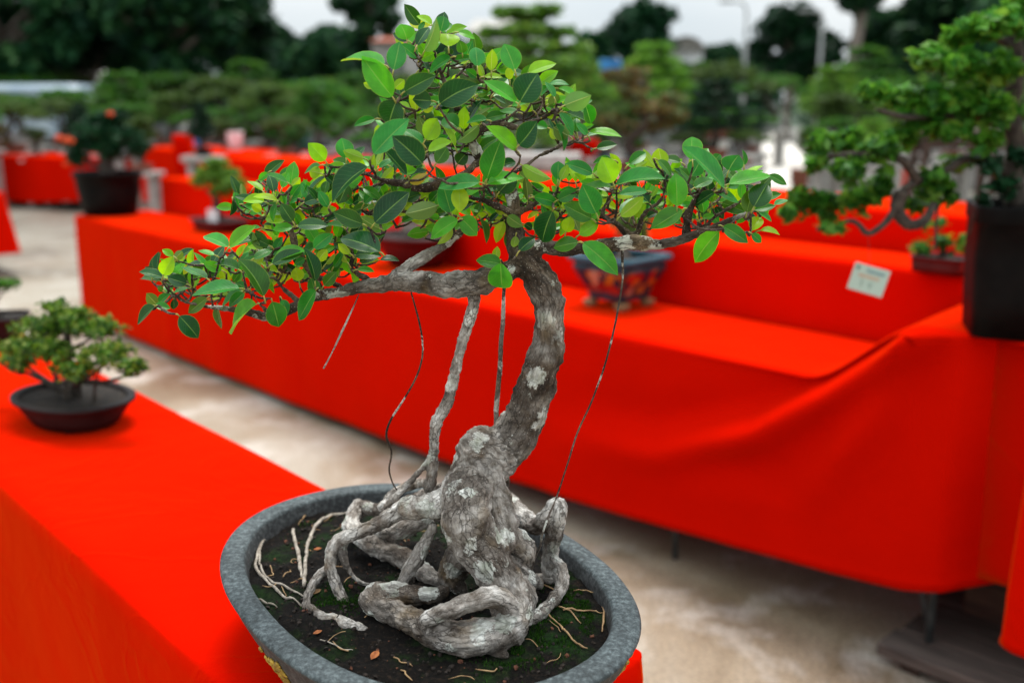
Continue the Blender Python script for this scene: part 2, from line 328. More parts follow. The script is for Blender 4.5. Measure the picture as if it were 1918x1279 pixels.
# ------------------------------------------------------------------ red cloths over the display tables
def drape(name, s0, s1, n0, n1, ztop, hem, label, dn=None, fold=.012, step=.035, seed=0, ends=(1, 1), origin=None, flare=.02, rot=0):
    """one cloth: top sheet as inset rings of a rounded rectangle, then the skirt hanging down to the hem line"""
    zt = ztop if callable(ztop) else (lambda s, n: ztop); hm = hem if callable(hem) else (lambda s: hem)
    rc = .03; per = []
    def line(a, b):
        k = max(1, int(math.dist(a, b) / step))
        for i in range(k): t = i / k; per.append((a[0] + (b[0] - a[0]) * t, a[1] + (b[1] - a[1]) * t))
    def arc(cx, cy, a0):
        for i in range(5): a = a0 + i / 5 * math.pi / 2; per.append((cx + rc * math.cos(a), cy + rc * math.sin(a)))
    line((s0 + rc, n0), (s1 - rc, n0)); arc(s1 - rc, n0 + rc, -math.pi / 2); line((s1, n0 + rc), (s1, n1 - rc)); arc(s1 - rc, n1 - rc, 0)
    line((s1 - rc, n1), (s0 + rc, n1)); arc(s0 + rc, n1 - rc, math.pi / 2); line((s0, n1 - rc), (s0, n0 + rc)); arc(s0 + rc, n0 + rc, math.pi)
    per = np.array(per); n = len(per); nxt = np.roll(per, -1, 0) - np.roll(per, 1, 0); nxt /= np.linalg.norm(nxt, axis=1)[:, None]
    on = np.c_[nxt[:, 1], -nxt[:, 0]]                                    # outward normal in (s, n)
    V = []; hw = (n1 - n0) / 2
    ins = sorted([hw, hw * .85, hw * .7, hw * .55, hw * .42, hw * .3, .04, .022, .010, .003], reverse=True)
    arcl = np.arange(n) * step
    for d in ins:
        for i in range(n):
            s_, q = min(max(per[i][0], s0 + d), s1 - d), min(max(per[i][1], n0 + d), n1 - d)
            z = zt(s_, q) + .0035 * noise.noise(Vector((s_ * 2.2 + seed, q * 5, 1))) + .0016 * math.exp(-abs(((s_ + .2 * seed) % .74) - .37) / .012) - (.010 * (1 - d / .022) ** 2 if d < .022 else 0)
            V.append(sn(s_, q, z))
    rows = 26
    for r_ in range(rows + 1):
        t = r_ / rows
        for i in range(n):
            s_, q = per[i]; top = zt(s_, q) - .012; hz = hm(s_); z = top + (hz - top) * t
            dep = top - z; a = arcl[i]
            w = fold * min(1, dep / .25) * (noise.noise(Vector((a * 1.9 + seed * 7, z * .7, 3))) * 1.3 + .5 * noise.noise(Vector((a * 5.5, z * 1.5, seed + 9)))) + flare * dep
            w += .0015 * (1 if r_ == 1 else 0) + (.004 if t > .97 else 0)
            if q <= n0 + rc: cz = abs(((s_ + .2 * seed) % .74) - .37); w += .0035 * math.exp(-cz / .012) + .002 * math.exp(-(abs(z - top + .36)) / .01)
            if dn and q <= n0 + rc: w += dn(s_, z, top)
            V.append(sn(s_ + on[i][0] * w, q + on[i][1] * w, z))
    m = len(ins) + rows + 1
    f = [(j * n + i, j * n + (i + 1) % n, (j + 1) * n + (i + 1) % n, (j + 1) * n + i) for j in range(m - 1) for i in range(n)]
    f = [tuple(reversed(q)) for q in f]
    org = origin if origin is not None else sn((s0 + s1) / 2, (n0 + n1) / 2, 0)
    o = mesh(name, np.array(V) - org, f, M['red']); o.location = org; o.rotation_euler.z = rot
    bm = bmesh.new(); bm.from_mesh(o.data); bmesh.ops.remove_doubles(bm, verts=bm.verts, dist=1e-4); bm.to_mesh(o.data); bm.free(); o.data.update()
    md = o.modifiers.new('thickness', 'SOLIDIFY'); md.thickness = .0015; md.offset = -1
    return tag(o, label, 'tablecloth', 'red cloths over the display tables')
def lerp(pts):
    xs, ys = zip(*pts); return lambda s: float(np.interp(s, xs, ys))
def ss(a, b, x): t = max(0, min(1, (x - a) / (b - a))); return t * t * (3 - 2 * t)
def seg_dist(p, a, b):
    a, b, p = np.array(a), np.array(b), np.array(p); t = np.dot(p - a, b - a) / np.dot(b - a, b - a); tc_ = max(0, min(1, t)); q = a + (b - a) * tc_
    d = p - q; side = 1 if (b - a)[0] * (p - a)[1] - (b - a)[1] * (p - a)[0] > 0 else -1
    return np.linalg.norm(d) * side, tc_
FOLDS = [([(-1.10, .955), (-1.36, .72), (-1.58, .56), (-1.95, .40), (-2.5, .34)], .085, .034), ([(-1.12, .95), (-1.22, .72), (-1.36, .5), (-1.5, .3)], .04, .04),
         ([(-1.05, .95), (-1.04, .66), (-1.08, .3)], .012, .03), ([(-1.45, .75), (-1.7, .62), (-2.1, .52)], .012, .04), ([(-1.6, .35), (-2.2, .28), (-3, .3)], .010, .06)]
def bfold(s, z, top):
    w = 0
    if s > -3.6:
        for pts, A, sg in FOLDS:
            best = None
            for k in range(len(pts) - 1):
                d, t = seg_dist((s, z), pts[k], pts[k + 1])
                if best is None or abs(d) < abs(best[0]): best = (d, (k + t) / (len(pts) - 1))
            d, t = best; g = sg * (1 + 1.2 * t); fade = min(1, (1 - t) * 2.2 + .0)
            w += A * fade * (math.exp(-(d / g) ** 2) - .55 * math.exp(-((d + 1.6 * g) / (1.3 * g)) ** 2))
    if s > -1.0: w += -.9 * (s + 1.0) - .006                      # last panel turns away to the right
    return w
B_TOP = lambda s, n: .755 + .197 * ss(-1.46, -1.12, s + .10 * (n - 2.45))
drape('tablecloth', -7.26, -.55, 2.45, 3.0, B_TOP, lerp([(-7.3, .03), (-5, .03), (-3.15, .06), (-1.8, .155), (-1.35, .2), (-1.1, .235), (-.86, .31)]),
      'long red cloth over the middle row, rising to the tall black pot on the right', dn=bfold, seed=1, fold=.011)
drape('tablecloth', -3.6, -.765, .488, .951, .79, .05, 'red cloth on the nearest table, under the big grey oval pot', seed=2, fold=.010, step=.025, flare=.03)
drape('tablecloth', -7.1, .4, 3.02, 3.36, 1.0, .3, 'red cloth on the second, higher step behind the blue glazed pot', seed=3, fold=.008)
drape('tablecloth', -6.9, .5, 3.42, 3.95, 1.135, .3, 'red cloth on the third and highest step at the back of the middle row', seed=4, fold=.008)
drape('tablecloth', -12.5, -9.72, 2.2, 2.70, .755, .2, flare=.16, label= 'red cloth corner at the left edge, beyond the small gap in the row', seed=5, step=.06)
drape('tablecloth', -19.9, -14.9, 4.38, 5.28, .77, lerp([(-21, .05), (-16, .09), (-14.9, .16)]), rot=.325, label= 'far red cloth at the left with a curved lifted hem', seed=6, step=.1)
drape('tablecloth', -13.8, -9.0, 5.6, 6.5, .95, .2, 'far red cloth behind the black tub, under the dark conical bonsai', seed=8, step=.1)
gx = at_z(1872, 1200, .33); gs, gn = float(gx @ U), float(gx @ N)
drape('tablecloth', gs + .0, gs + .8, gn + .02, gn + .45, .80, .31, 'red cloth corner hanging into the bottom right of the frame', seed=9, step=.02, fold=.02)
# ------------------------------------------------------------------ folding table under the right end of the long cloth
root = empty('folding_table', sn(-1.5, 2.72, 0), rz=math.atan2(U[1], U[0]), label='metal legged folding table whose thin legs show under the lifted hem', cat='table')
MB().box((0, 0, .725), (1.05, .46, .022), bev=.004).build('tabletop', M['wood_dark'], root)
def leg_tube(p, q, r=.011): m = MB(); m.tube([p, q], r, 10); return m
for a in (-.44, .44):
    for b in (-.2, .2):
        lo = np.array((a, b, 0.0))
        leg_tube(lo, (a, b, .714)).build('leg', M['metal_dark'], root, smooth=True)
    leg_tube((a, -.2, .09), (a - math.copysign(.30, a), .0, .70), .007).build('brace', M['metal_dark'], root, smooth=True)
    leg_tube((a, -.2, .30), (a, .2, .30), .007).build('crossbar', M['metal_dark'], root, smooth=True)
# ------------------------------------------------------------------ stack of old planks under the cloth
root = empty('plank_stack', sn(-.86, 2.74, 0), rz=math.atan2(U[1], U[0]) + .05, label='low stack of dark weathered planks on the ground under the table', cat='planks')
for k in range(5):
    MB().box((0, -.26 + k * .125, .045 + .002 * (k % 2)), (.62 - .03 * (k % 3), .115, .035), rz=.01 * (k - 2), bev=.003).build('plank', M['wood_weathered'], root)
for k in (-.22, .2): MB().box((k, 0, .014), (.05, .6, .026), bev=.002).build('bearer', M['wood_dark'], root)
MB().box((.04, .17, .2), (.5, .3, .27), bev=.008).build('box_panel', M['wood_dark'], root)
# ================================================================== THE MAIN BONSAI
def bark_mat(name, twig=False):
    m, nt, b = newmat(name); co = coords(nt)
    a = nd(nt, 'Attribute'); a.attribute_name = 'tone'       # 0 dark brown bark, 1 pale grey root wood (kind of wood, not light)
    n1 = nd(nt, 'TexNoise', Scale=26, Detail=7, Roughness=.68, Distortion=.4); nt.links.new(co, n1.inputs['Vector'])
    gr = nd(nt, 'Attribute'); gr.attribute_name = 'grow'; gco = gr.outputs['Vector'] if not twig else co
    n2 = nd(nt, 'TexNoise', Scale=190, Detail=6, Roughness=.7); nt.links.new(gco, n2.inputs['Vector'])
    vo = nd(nt, 'TexVoronoi', Scale=30); vo.feature = 'F1'; 
    wv = nd(nt, 'TexNoise', Scale=34, Detail=6, Roughness=.72); nt.links.new(co, wv.inputs['Vector']); va = nd(nt, 'VectorMath'); va.operation = 'MULTIPLY_ADD'
    va.inputs[1].default_value = (.05,) * 3; nt.links.new(wv.outputs['Color'], va.inputs[0]); nt.links.new(co, va.inputs[2]); nt.links.new(va.outputs[0], vo.inputs['Vector'])
    vc = nd(nt, 'TexVoronoi', Scale=125); vc.feature = 'DISTANCE_TO_EDGE'; vd = nd(nt, 'VectorMath'); vd.operation = 'MULTIPLY_ADD'; vd.inputs[1].default_value = (.012,) * 3; wn = nd(nt, 'TexNoise', Scale=90, Detail=3); nt.links.new(co, wn.inputs['Vector']); nt.links.new(wn.outputs['Color'], vd.inputs[0]); nt.links.new(gco, vd.inputs[2]); nt.links.new(vd.outputs[0], vc.inputs['Vector'])
    dark = ramp(nt, [(.35, (.010, .007, .005)), (.5, (.055, .038, .027)), (.66, (.17, .13, .095))]); nt.links.new(n1.outputs['Fac'], dark.inputs['Fac'])
    pale = ramp(nt, [(.34, (.12, .09, .068)), (.46, (.37, .335, .30)), (.62, (.68, .66, .63))]); nt.links.new(n1.outputs['Fac'], pale.inputs['Fac'])
    c = mixc(nt, a.outputs['Fac'], dark.outputs[0], pale.outputs[0])
    # crustose lichen: pale grey green patches with clean edges
    lr = ramp(nt, [(.40, (1, 1, 1)), (.44, (0, 0, 0))]); sc = nd(nt, 'SeparateColor'); nt.links.new(vo.outputs['Color'], sc.inputs[0])
    nt.links.new(vo.outputs['Distance'], lr.inputs['Fac']); pick = ramp(nt, [(.42, (1, 1, 1)), (.43, (0, 0, 0))]); nt.links.new(sc.outputs[0], pick.inputs['Fac'])
    lm = mixc(nt, 1.0, lr.outputs[0], pick.outputs[0], 'MULTIPLY')
    ng = nd(nt, 'TexNoise', Scale=60, Detail=5); nt.links.new(co, ng.inputs['Vector']); lc = ramp(nt, [(.35, (.30, .31, .26)), (.6, (.62, .62, .58))]); nt.links.new(ng.outputs['Fac'], lc.inputs['Fac'])
    if not twig: c = mixc(nt, lm, c, lc.outputs[0])
    # speckles, cracks, dirt
    sp = nd(nt, 'TexVoronoi', Scale=330); nt.links.new(co, sp.inputs['Vector']); sr = ramp(nt, [(.10, (1, 1, 1)), (.16, (0, 0, 0))]); nt.links.new(sp.outputs['Distance'], sr.inputs['Fac'])
    c = mixc(nt, sr.outputs[0], c, (.48, .45, .40))
    kr = ramp(nt, [(.0, (1, 1, 1)), (.07, (0, 0, 0))]); nt.links.new(vc.outputs['Distance'], kr.inputs['Fac'])
    ck = nd(nt, 'TexNoise', Scale=11, Detail=2); nt.links.new(co, ck.inputs['Vector']); ckr = ramp(nt, [(.44, (0, 0, 0)), (.56, (.8, .8, .8))]); nt.links.new(ck.outputs['Fac'], ckr.inputs['Fac'])
    c = mixc(nt, mixc(nt, 1.0, kr.outputs[0], ckr.outputs[0], 'MULTIPLY'), c, (.02, .015, .012))
    dr = ramp(nt, [(.50, (0, 0, 0)), (.64, (.75, .75, .75))]); nd2 = nd(nt, 'TexNoise', Scale=15, Detail=6, Roughness=.7); nt.links.new(co, nd2.inputs['Vector']); nt.links.new(nd2.outputs['Fac'], dr.inputs['Fac'])
    c = mixc(nt, dr.outputs[0], c, (.050, .032, .021))
    og = nd(nt, 'TexNoise', Scale=20, Detail=4); og.noise_dimensions = '4D'; og.inputs['W'].default_value = 4; nt.links.new(co, og.inputs['Vector']); ogr = ramp(nt, [(.56, (0, 0, 0)), (.68, (.35, .35, .35))]); nt.links.new(og.outputs['Fac'], ogr.inputs['Fac'])
    c = mixc(nt, ogr.outputs[0], c, (.24, .16, .075))
    f2 = ramp(nt, [(.32, (.5, .48, .45)), (.68, (1.45, 1.45, 1.45))]); nt.links.new(n2.outputs['Fac'], f2.inputs['Fac']); c = mixc(nt, 1.0, c, f2.outputs[0], 'MULTIPLY')
    nt.links.new(c, b.inputs['Base Color']); b.inputs['Roughness'].default_value = .82; b.inputs['Specular IOR Level'].default_value = .25
    h = mixc(nt, .35, n1.outputs['Fac'], n2.outputs['Fac']); h = mixc(nt, kr.outputs[0], h, (.2, .2, .2))
    bump(nt, b, h, .8, .004); return m
M['bark'] = bark_mat('ficus_bark'); M['twig'] = bark_mat('ficus_twig', True)
Y0 = 1.17; SOIL = .897
def G(pts, k=4):
    """traced points: (px, py, halfwidth px, 'h'/'y', value, tone); h = height over the soil, y = distance from the camera plane"""
    P = []; r = []; t = []
    for x, y, hw, mode, val, tone in pts:
        p = at_z(x, y, SOIL + val) if mode == 'h' else at_y(x, y, Y0 + val)
        dep = p[1] * CP - (p[2] - H) * SP; P.append(p); r.append(hw / F * dep); t.append(tone)
    Q, q = smoothpath(P, r, k); tt = np.interp(np.linspace(0, 1, len(Q)), np.linspace(0, 1, len(t)), t)
    return Q, q, tt
def frames(Q):
    T = np.gradient(Q, axis=0); T /= np.linalg.norm(T, axis=1)[:, None] + 1e-12; A = np.cross(T[0], (.3, .2, .93)); A /= np.linalg.norm(A); out = []
    s_ = np.r_[0, np.cumsum(np.linalg.norm(np.diff(Q, axis=0), axis=1))]
    for i in range(len(Q)): A = A - T[i] * (A @ T[i]); A /= np.linalg.norm(A); out.append((T[i], A, np.cross(T[i], A), s_[i]))
    return out
def fuse(name, curves, mat, parent, vox=.0021, amp=1.0, lump=1.0):
    """weld tapering tubes into one skin, then give it burls and cracks"""
    V = []; Fc = []; n = 0; K = []
    for Q, q, t in curves:
        v, f = tube(Q, q, 14, True); V.append(v); Fc += [tuple(i + n for i in x) for x in f]; n += len(v)
        for P_, e in ((Q[0], q[0]), (Q[-1], q[-1])):
            bm = bmesh.new(); bmesh.ops.create_icosphere(bm, subdivisions=2, radius=e * .98); bm.verts.index_update()
            V.append(np.array([x.co[:] for x in bm.verts]) + P_); Fc += [tuple(x.index + n for x in y.verts) for y in bm.faces]; n += len(bm.verts); bm.free()
        QQ = np.repeat(Q, 1, 0); fr_ = frames(QQ); K += [(p, r_, tt, g_) for p, r_, tt, g_ in zip(Q, q, t, fr_)]
    o = mesh(name, np.concatenate(V) - np.array(parent.location), Fc, mat, parent)
    md = o.modifiers.new('r', 'REMESH'); md.mode = 'VOXEL'; md.voxel_size = vox; md.use_smooth_shade = True
    m2 = o.modifiers.new('s', 'SMOOTH'); m2.factor = .5; m2.iterations = 5
    bpy.context.view_layer.update(); me = bpy.data.meshes.new_from_object(o.evaluated_get(bpy.context.evaluated_depsgraph_get())); o.modifiers.clear()
    old = o.data; o.data = me; bpy.data.meshes.remove(old)
    kd = kdtree.KDTree(len(K)); L0 = Vector(parent.location)
    for i, k_ in enumerate(K): kd.insert(Vector(k_[0]) - L0, i)
    kd.balance(); nv = len(me.vertices); tone = np.zeros(nv); co = np.zeros((nv, 3)); grow = np.zeros((nv, 3)); LP = np.array(parent.location)
    nrm = np.zeros(nv * 3); me.vertices.foreach_get('normal', nrm); nrm = nrm.reshape(-1, 3)
    for i, v in enumerate(me.vertices):
        p = v.co; _, j, d = kd.find(p); r_ = K[j][1]; tone[i] = K[j][2]
        big = min(1, r_ / .02); T1, A1, B1, s1 = K[j][3]; off = np.array(p) + LP - K[j][0]; al = s1 + off @ T1
        gv = np.array((off @ A1, off @ B1, al * .30)) ; grow[i] = gv
        a = noise.noise(p * 38) * .0048 * big * lump + noise.noise(p * 95 + Vector((3, 1, 7))) * .0028 * (.35 + .65 * big)
        rd = 1 - abs(noise.noise(Vector(gv * 130))); a -= .0019 * amp * big * max(0, rd - .72) * 3.5
        a += noise.noise(p * 260) * .0011 * amp
        co[i] = np.array(p) + nrm[i] * a
    tone = np.clip(tone * .92 - .04 + np.array([noise.noise(Vector(c_) * 24) * .55 + noise.noise(Vector(c_) * 60) * .35 for c_ in co]) * (.25 + tone), 0, 1)
    me.vertices.foreach_set('co', co.ravel()); me.update(); me.polygons.foreach_set('use_smooth', [True] * len(me.polygons))
    attr(o, 'tone', tone); ga = me.attributes.new('grow', 'FLOAT_VECTOR', 'POINT'); ga.data.foreach_set('vector', grow.ravel()); me.materials.clear(); me.materials.append(mat); return o
PC = sn(-.945, .699, .792)
bon = empty('potted_bonsai', PC, rz=0, label='big bonsai fig with glossy leaves and knotted grey roots in a grey stone oval pot', cat='bonsai')
# ---- pot: oval, rim flat and wide, sides tapering in
def stone():
    m, nt, b = newmat('speckled_stone'); co = coords(nt)
    n1 = nd(nt, 'TexNoise', Scale=150, Detail=7, Roughness=.8); nt.links.new(co, n1.inputs['Vector'])
    n2 = nd(nt, 'TexNoise', Scale=14, Detail=4); nt.links.new(co, n2.inputs['Vector'])
    ge = nd(nt, 'NewGeometry'); at_ = nd(nt, 'Attribute'); at_.attribute_name = 'rim'
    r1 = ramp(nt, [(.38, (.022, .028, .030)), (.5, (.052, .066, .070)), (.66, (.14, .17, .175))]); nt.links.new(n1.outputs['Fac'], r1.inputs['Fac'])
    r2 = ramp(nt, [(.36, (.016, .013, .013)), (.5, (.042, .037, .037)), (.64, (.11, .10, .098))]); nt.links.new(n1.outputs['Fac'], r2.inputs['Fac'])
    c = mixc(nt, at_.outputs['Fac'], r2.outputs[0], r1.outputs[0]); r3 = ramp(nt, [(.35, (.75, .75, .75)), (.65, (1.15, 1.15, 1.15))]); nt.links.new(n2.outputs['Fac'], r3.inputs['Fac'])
    nt.links.new(mixc(nt, 1.0, c, r3.outputs[0], 'MULTIPLY'), b.inputs['Base Color']); b.inputs['Roughness'].default_value = .7; b.inputs['Specular IOR Level'].default_value = .3
    bump(nt, b, n1.outputs['Fac'], .35, .0015); return m
M['stone'] = stone()
AX = (.325, .226); rot = math.atan2(-.739, .674) - math.atan2(.153, .988)
EX = np.array((math.cos(rot), math.sin(rot), 0)); EY = np.array((-EX[1], EX[0], 0))
def oval(sc_x, sc_y, z, a, e=2.25):
    c, s_ = np.cos(a), np.sin(a); k = (np.abs(c) ** e + np.abs(s_) ** e) ** (-1 / e)
    return EX * (AX[0] * sc_x * k * c)[:, None] + EY * (AX[1] * sc_y * k * s_)[:, None] + np.array((0, 0, z))
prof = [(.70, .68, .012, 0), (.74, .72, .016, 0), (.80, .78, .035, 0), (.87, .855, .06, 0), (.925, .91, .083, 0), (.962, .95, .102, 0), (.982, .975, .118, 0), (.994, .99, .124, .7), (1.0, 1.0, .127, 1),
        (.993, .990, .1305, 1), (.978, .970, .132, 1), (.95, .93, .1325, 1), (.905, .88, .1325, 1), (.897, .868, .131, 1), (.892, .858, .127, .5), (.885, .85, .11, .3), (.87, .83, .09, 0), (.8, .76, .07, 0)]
NA = 120; aa = np.arange(NA) * 2 * math.pi / NA; vs = []; rimv = []
for sx_, sy_, z, rv in prof:
    p = oval(sx_, sy_, z, aa)
    p[:, :2] *= (1 + .0025 * np.array([noise.noise(Vector((math.cos(x) * 3, math.sin(x) * 3, z * 20))) for x in aa]))[:, None]; vs.append(p); rimv += [rv] * NA
fs = [(j * NA + i, j * NA + (i + 1) % NA, (j + 1) * NA + (i + 1) % NA, (j + 1) * NA + i) for j in range(len(prof) - 1) for i in range(NA)]
fs.append(tuple(range(NA - 1, -1, -1)))
pot = mesh('pot', np.concatenate(vs), fs, M['stone'], bon); attr(pot, 'rim', rimv)
for ang in (.6, 2.5, 3.75, 5.7):
    p = oval(np.array([.62]), np.array([.6]), 0, np.array([ang]))[0]; MB().box((p[0], p[1], .0085), (.06, .045, .019), rz=rot + ang, bev=.004, top=1.1).build('foot', M['stone'], pot)
# gold relief on the side: a spray of strokes like pine and cloud
M['gold'] = noise_mat('old_gold', (.14, .08, .015), (.60, .38, .06), 90, .4, .6, .002); M['gold'].node_tree.nodes['Principled BSDF'].inputs['Metallic'].default_value = .6
def side(a, v):
    a = np.array([a]); k = np.interp(v, [.03, .06, .083, .102, .118], [.80, .87, .925, .962, .982]); k2 = np.interp(v, [.03, .06, .083, .102, .118], [.78, .855, .91, .95, .975])
    return oval(np.array([k * 1.004]), np.array([k2 * 1.006]), v, a)[0]
def relief(a0, da, vmid, n, seed):
    g = random.Random(seed); mb = MB()
    for i in range(n):
        a = a0 + g.uniform(-da, da); v = vmid + g.uniform(-.03, .03); ln = g.uniform(.02, .06); sl_ = g.uniform(-.02, .012)
        P = [side(a + ln * t, min(.112, max(.03, v + sl_ * t + .004 * math.sin(t * 5)))) for t in np.linspace(0, 1, 5)]
        Q, q = smoothpath(P, [.0008, .0026, .0032, .0022, .0006], 3); mb.tube(Q, q, 6, wob=.5)
    return mb.build('gold_relief', M['gold'], pot, smooth=True)
# ---- soil with moss
def soil_mat():
    m, nt, b = newmat('soil_and_moss'); co = coords(nt)
    n1 = nd(nt, 'TexNoise', Scale=160, Detail=6, Roughness=.7); nt.links.new(co, n1.inputs['Vector'])
    n2 = nd(nt, 'TexNoise', Scale=9, Detail=5, Roughness=.6); nt.links.new(co, n2.inputs['Vector'])
    r1 = ramp(nt, [(.35, (.001, .0008, .0006)), (.55, (.005, .0035, .0025)), (.72, (.025, .015, .009))]); nt.links.new(n1.outputs['Fac'], r1.inputs['Fac'])
    r2 = ramp(nt, [(.50, (0, 0, 0)), (.62, (1, 1, 1))]); nt.links.new(n2.outputs['Fac'], r2.inputs['Fac'])
    mg = ramp(nt, [(.35, (.002, .007, .001)), (.65, (.009, .032, .004))]); nt.links.new(n1.outputs['Fac'], mg.inputs['Fac'])
    nt.links.new(mixc(nt, r2.outputs[0], r1.outputs[0], mg.outputs[0]), b.inputs['Base Color']); b.inputs['Roughness'].default_value = .95; b.inputs['Specular IOR Level'].default_value = .15
    bump(nt, b, n1.outputs['Fac'], .9, .004); return m
vs = []; NR = 60; NS = 150; sa = np.arange(NS) * 2 * math.pi / NS
def soil_h(x, y):
    d = math.hypot((x * EX[0] + y * EX[1]) / AX[0], (x * EY[0] + y * EY[1]) / AX[1])
    return SOIL - PC[2] + .012 * (1 - d * d) + .006 * noise.noise(Vector((x * 14, y * 14, 2))) + .0055 * noise.noise(Vector((x * 50, y * 50, 5))) + .0022 * abs(noise.noise(Vector((x * 150, y * 150, 9))))
for j in range(NR + 1):
    k = (j / NR) * .885 + 1e-4; p = oval(k, k * .965, 0, sa)
    for q in p: q[2] = soil_h(q[0], q[1])
    vs.append(p)
fs = [(j * NS + i, j * NS + (i + 1) % NS, (j + 1) * NS + (i + 1) % NS, (j + 1) * NS + i) for j in range(NR) for i in range(NS)]
soil = mesh('soil', np.concatenate(vs), fs, soil_mat(), bon)
g = random.Random(4); mb = MB()
for i in range(1500):                                            # crumbs of soil and bark
    a = g.uniform(0, 6.28); k = math.sqrt(g.random()) * .85; p = oval(np.array([k]), np.array([k * .96]), 0, np.array([a]))[0]; r_ = .0006 + .0026 * g.random() ** 2.5
    bm = bmesh.new(); bmesh.ops.create_icosphere(bm, subdivisions=1, radius=r_)
    v = np.array([x.co[:] for x in bm.verts]) * (1 + .9 * (np.random.default_rng(i).random((len(bm.verts), 3)) - .5)); bm.verts.index_update()
    mb.add(v + np.array((p[0], p[1], soil_h(p[0], p[1]) + r_ * .4)), [[x.index for x in y.verts] for y in bm.faces], 0 if g.random() < .88 else 1); bm.free()
M['crumb'] = noise_mat('soil_crumb', (.005, .004, .003), (.03, .02, .014), 200, .95, 0); M['crumb_red'] = noise_mat('baked_clay_crumb', (.06, .018, .01), (.16, .06, .03), 200, .9, 0)
o = mb.build('soil_crumbs', [M['crumb'], M['crumb_red']], soil); tag(o, kind='stuff')
# moss tufts: tiny blades
g = np.random.default_rng(12); V = []; n_ = 15000
cen = [at_z(x, y, SOIL) - PC for x, y in ((1065, 1125), (1050, 1180), (1085, 1075), (640, 1135), (540, 985), (600, 960), (1010, 1215), (960, 1235), (1100, 1150))]
for i in range(n_):
    c = cen[g.integers(len(cen))]; x, y = c[0] + g.normal() * .021, c[1] + g.normal() * .019
    if math.hypot((x * EX[0] + y * EX[1]) / AX[0], (x * EY[0] + y * EY[1]) / AX[1]) > .84 or noise.noise(Vector((x * 45, y * 45, 0))) < -.05: continue
    z = soil_h(x, y); a = g.random() * 6.28; s_ = .0006; h = .002 + .003 * g.random(); dx, dy = g.normal(size=2) * .0012
    V += [(x - math.cos(a) * s_, y - math.sin(a) * s_, z - .0005), (x + math.cos(a) * s_, y + math.sin(a) * s_, z - .0005), (x + dx, y + dy, z + h)]
V = np.array(V); o = mesh('moss', V, np.arange(len(V)).reshape(-1, 3), leaf_mat('moss_green', [(.004, .02, .002), (.015, .06, .005), (.04, .12, .01)], trans=.2, rough=.8, spec=.1), soil); attr(o, 'rnd', np.repeat(g.random(len(V) // 3), 3)); tag(o, kind='stuff')
